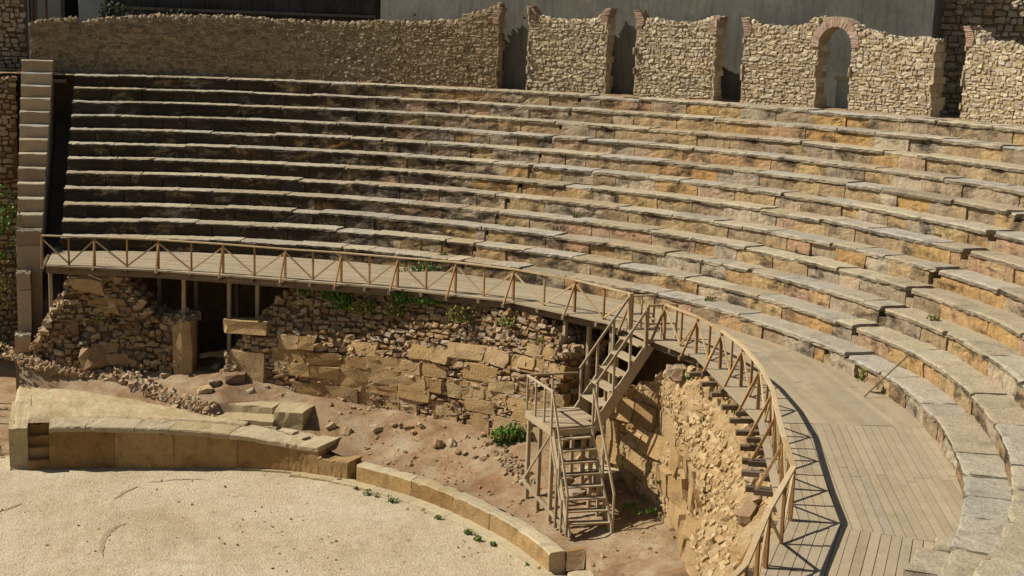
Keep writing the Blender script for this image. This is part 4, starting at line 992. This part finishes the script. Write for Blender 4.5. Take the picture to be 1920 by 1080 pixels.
special = {(702, 758): 'large fieldstone at the foot of the long ruined wall, below its middle', (822, 835): 'pale fieldstone alone in the middle of the sloping earth, larger of a close pair', (400, 722): 'flat pale stone among the rubble below the dark gap between the ruins',
 (440, 712): 'largest whitish boulder in front of the squat weathered base block', (1180, 860): 'big stone in the shade right of the wooden stair', (1060, 905): 'big stone under the lower flight of the wooden stair, upper one', (1080, 930): 'biggest stone under the lower flight of the wooden stair, near its foot', (1222, 935): 'stone half hidden in weeds at the base of the right ruin'}
for (x, y, s_) in sp:
    Q = ground_at(x, y)
    mb = MB(); stones(mb, np.array([[Q[0], Q[1], Q[2]+s_*.25]]), randrot(1, .8), np.array([[s_*rnd.uniform(.8, 1.3), s_, s_*.6]]), .45, .14)
    mb.build('loose_stone', M['rubble'], label=spl(x, y), cat='stone', group='loose stones on the sloping earth')
mb = MB(); P = []; 
while len(P) < 1100:
    t = rnd.uniform(.62, 2.3); r = rnd.uniform(12.0, 14.6)
    if r > rfront(t): continue
    if noise(np.array([[r*math.sin(t), r*math.cos(t), 0]]), .8, 3, 2)[0]+rnd.gauss(0, .5) < .1: continue
    P.append(pol(r, t, zmedia(r, t)+.035*float(noise(pol(r, t, zmedia(r, t))[None], .9, 4, 2)[0])))
P = np.array(P); stones(mb, P, randrot(len(P), 1), (rng.random((len(P), 1))**6*.055+.008)*rng.uniform(.6, 1.2, size=(len(P), 3)), .4, .2)
mb.build('pebbles', M['dirt_pale'], label='countless small pebbles scattered over the sloping earth', cat='pebbles', kind='stuff')
mb = MB(); P = []
while len(P) < 800:
    x = rnd.uniform(-20, 1000); y = rnd.uniform(885, 1100); Q = at(x, y, .005)
    if math.hypot(Q[0], Q[1]) > (low_r(th_of(Q))-.35 if Q[1] > -3 else 11): continue
    P.append(Q)
P = np.array(P); stones(mb, P, randrot(len(P), 1), (rng.random((len(P), 1))**8*.03+.005)*rng.uniform(.6, 1.2, size=(len(P), 3))*np.array([1, 1, .6]), .4, .2)
mb.build('gravel_grit', M['rubble'], label='coarser grit scattered over the orchestra gravel', cat='grit', kind='stuff')
# stones on the crest of the right ruin, half sunk, and dark pits between them
for ic, (t, r, s_) in enumerate(sorted([(2.18, 14.2, .17), (2.10, 14.3, .1), (2.0, 14.35, .12), (1.9, 14.4, .12), (1.52, 14.9, .2), (1.49, 14.6, .17), (2.25, 14.3, .1), (2.05, 14.1, .15), (2.14, 13.9, .14)])):
    q = S_r(t*14, 4.0); mb = MB(); stones(mb, np.array([q+[0, 0, .1]]), randrot(1, .8), np.array([[s_*1.2, s_, s_*.8]]), .5, .12)
    mb.build('crest_stone', M['rubble'], label='%s loose stone along the right ruin crest, counting from the stair' % ORD[ic], cat='stone', group='stones on the right ruin')

# thin iron rod leaning on the lowest tiers
mb = MB(); a = at(1620, 744, ZD+.02); b = pol(18.0, th_of(at(1716, 676, Z0+.3)), Z0+.44); mb.beam(a, b, .022, .022); mb.build('leaning_rod', M['darkwood'], label='thin brown rod leaning from the walkway onto the lowest seat tiers', cat='rod')
mb = MB(); a = at(1656, 737, ZD); mb.beam(a-[0, 0, .02], a+[.02, 0, .16], .05, .05); mb.build('stub_post', M['darkwood'], label='short dark stub standing on the walkway beside the thin leaning rod', cat='stub')

# ================================================================== WEEDS
Q = ground_at(962, 826); tr = thing('green_bush', 'bright green straggly bush at the foot of the long ruined wall, left of the stair', 'bush', Q)
for (dx, dy, w_, h_, n_, bl, mt) in ((-.28, .1, .25, .28, 300, False, 'leaf'), (0, 0, .3, .42, 420, False, 'leaf'), (.3, -.05, .28, .34, 320, False, 'leaf'), (.1, .1, .6, .3, 420, True, 'leaf'), (-.1, 0, .7, .2, 160, True, 'dryleaf')):
    leaves((Q[0]+dx, Q[1]+dy, Q[2]+.04), (w_, .28, h_), n_, .2 if bl else .10, mt, 'blades' if bl else 'foliage', None, None, parent=tr, blade=bl)
Q = ground_at(872, 785); leaves((Q[0], Q[1], Q[2]+.08), (.22, .15, .3), 260, .1, 'leaf', 'weed_tuft', 'small green weed at the foot of the long ruined wall left of the bright bush', 'weed')
crest = [(625, 560, .5, .30, 420, 'leaf'), (640, 575, .3, .3, 160, 'leaf'), (700, 548, .35, .15, 160, 'leaf'), (760, 565, .55, .25, 520, 'leaf'), (800, 560, .5, .2, 300, 'leaf'), (735, 590, .3, .25, 130, 'dryleaf'), (860, 600, .6, .3, 230, 'dryleaf'), (930, 610, .4, .25, 140, 'dryleaf'), (680, 585, .5, .25, 150, 'dryleaf'), (560, 550, .2, .15, 60, 'leaf')]
cl = ['dense green weed clump at the left end of the long ruin crest', 'thin green weeds hanging just below the leftmost crest clump', 'low green weeds right under the walkway between the two dense clumps', 'widest dense green clump in the middle of the long ruin crest', 'green clump right of the widest one on the long ruin crest',
      'sparse dry weeds below the gap between the crest clumps', 'dry olive weeds on the right part of the long ruin slope', 'thin dry weeds near the right end of the long ruin slope', 'dry scrub on the slope below the left crest clump', 'tiny green sprig at the far left of the long ruin crest']
for (x, y, w_, h_, n_, mt), lb in zip(crest, cl):
    Q = atr(x, y, 14.4); th = th_of(Q)
    q = S_c(th*14, min(Q[2], tz_centre(th))); leaves((q[0]-.16*math.sin(th), q[1]-.16*math.cos(th), q[2]+.06), (w_, .34, h_), int(n_*2.4), .09, mt, 'weed_clump', lb, 'weeds', 'weeds on the crest of the long ruin')
for (x, y, r_, lb) in ((180, 600, 14.7, 'dry weed rooted in the face of the left ruin'), (520, 640, 14.0, 'dry weed beside the squat base block'), (1235, 900, 14.6, 'dry weed low on the face of the right ruin'), (1010, 640, 14.4, 'dry weed near the right end of the long ruined wall')):
    Q = atr(x, y, r_); leaves((Q[0], Q[1], Q[2]), (.15, .15, .18), 70, .08, 'dryleaf', 'weed_tuft', lb, 'weed')
kt = [(652, 912, .09), (668, 917, .07), (690, 926, .15), (706, 931, .10), (737, 939, .18), (792, 958, .09), (822, 972, .09), (880, 1000, .12), (895, 1012, .10), (925, 1022, .09), (988, 1062, .06), (560, 893, .05)]
for ik, (x, y, s_) in enumerate(sorted(kt)):
    Q = at(x, y, .03); leaves((Q[0], Q[1], .04), (s_, s_*.7, s_*.8), int(700*s_), .055, 'leaf' if rnd.random() < .8 else 'dryleaf', 'kerb_weed', '%s small weed tuft from the left along the gravel edge of the kerb' % ORD[ik], 'weed', 'weeds along the orchestra kerb')
Q = ground_at(1205, 962); leaves((Q[0], Q[1], Q[2]+.05), (.55, .4, .3), 700, .14, 'leaf', 'grass_tuft', 'wide green grass tuft in the shade between stair foot and right ruin', 'grass tuft', blade=True)
Q = ground_at(1212, 925); leaves((Q[0], Q[1], Q[2]+.2), (.2, .2, .35), 260, .08, 'dryleaf', 'weed_tuft', 'grey green weed against the base of the right ruin', 'weed')
for (x, y, rr_, s_, lb) in ((1300, 705, 14.75, .28, 'green weed on the crest of the right ruin beside the stair head'), (1390, 773, 14.6, .22, 'green weed on the right ruin crest among the walkway sleepers')):
    Q = atr(x, y, rr_); leaves((Q[0], Q[1], Q[2]), (s_, s_*.7, s_*.6), 200, .08, 'leaf', 'weed_tuft', lb, 'weed')
for (x, y, s_, n_, lb) in ((1552, 680, .13, 70, 'small olive weed below the square hole at the walkway edge'), (1616, 708, .12, 60, 'upright olive weed on the lowest tier near the leaning rod')):
    Q = at(x, y, ZD+(.0 if x < 1600 else .3)); leaves((Q[0], Q[1], Q[2]+.02), (s_, s_, s_*1.8), n_, .09, 'dryleaf', 'weed_tuft', lb, 'weed')
for (x, y, k_, lb) in ((830, 497, 0, 'tiny weeds in a joint of the lowest tier near the middle'), (1082, 416, 3, 'tiny weed in a joint of the fourth tier right of the middle'), (955, 425, 2, 'tiny weed on the third tier near the worn middle'), (1330, 590, 0, 'tiny weed on the lowest tier above the stair head'), (1745, 660, 2, 'tiny weed on the third tier at right')):
    r_ = R0+k_*D_+.5; Q = atr(x, y, r_); leaves((Q[0], Q[1], Z0+k_*H+.01), (.16, .1, .1), 60, .07, 'dryleaf', 'seat_weed', lb, 'weed')
Q = atr(800, 502, 17.25); leaves((Q[0], Q[1], ZD), (.9, .12, .22), 300, .08, 'leaf', 'weed_strip', 'strip of green weeds where the far walkway meets the lowest tier', 'weeds')
for (x, y, s_, lb) in ((8, 770, .5, 'patch of green weeds on the ground left of the moulded end block'), (6, 850, .35, 'low weeds at the foot of the moulded end block, at the left edge')):
    Q = at(x, y, .02); leaves((Q[0]-.3, Q[1], Q[2]+.05), (s_, s_, .3), 420, .12, 'dryleaf' if y < 800 else 'leaf', 'weed_patch', lb, 'weeds', blade=True)
# tall bushes at the far left edge
for (x, y, w_, h_, r_, mt, lb, n_) in ((6, 430, 1.0, 1.6, 17.8, 'leaf', 'upper bright green bush at the left edge beside the stepped wall', 1800), (14, 545, .7, 1.1, 17.0, 'dryleaf', 'lower olive bush at the left edge below the bright one', 1200), (3, 640, .6, .7, 15.5, 'darkleaf', 'dark bush in the ditch at the left edge', 700)):
    Q = atr(x, y, r_); tr = thing('bush', lb, 'bush', (Q[0]-.4, Q[1], .0)); leaves((Q[0]-.4, Q[1], Q[2]), (w_, .7, h_), int(n_*.5), .11, mt, 'foliage', None, None, parent=tr)
    mb = MB(); mb.beam((Q[0]-.4, Q[1], -.1), (Q[0]-.4, Q[1], Q[2]), .08, .08); mb.beam((Q[0]-.4, Q[1], Q[2]-.8), (Q[0]-.1, Q[1]+.1, Q[2]+.3), .05, .05); mb.build('stem', M['darkwood'], tr)
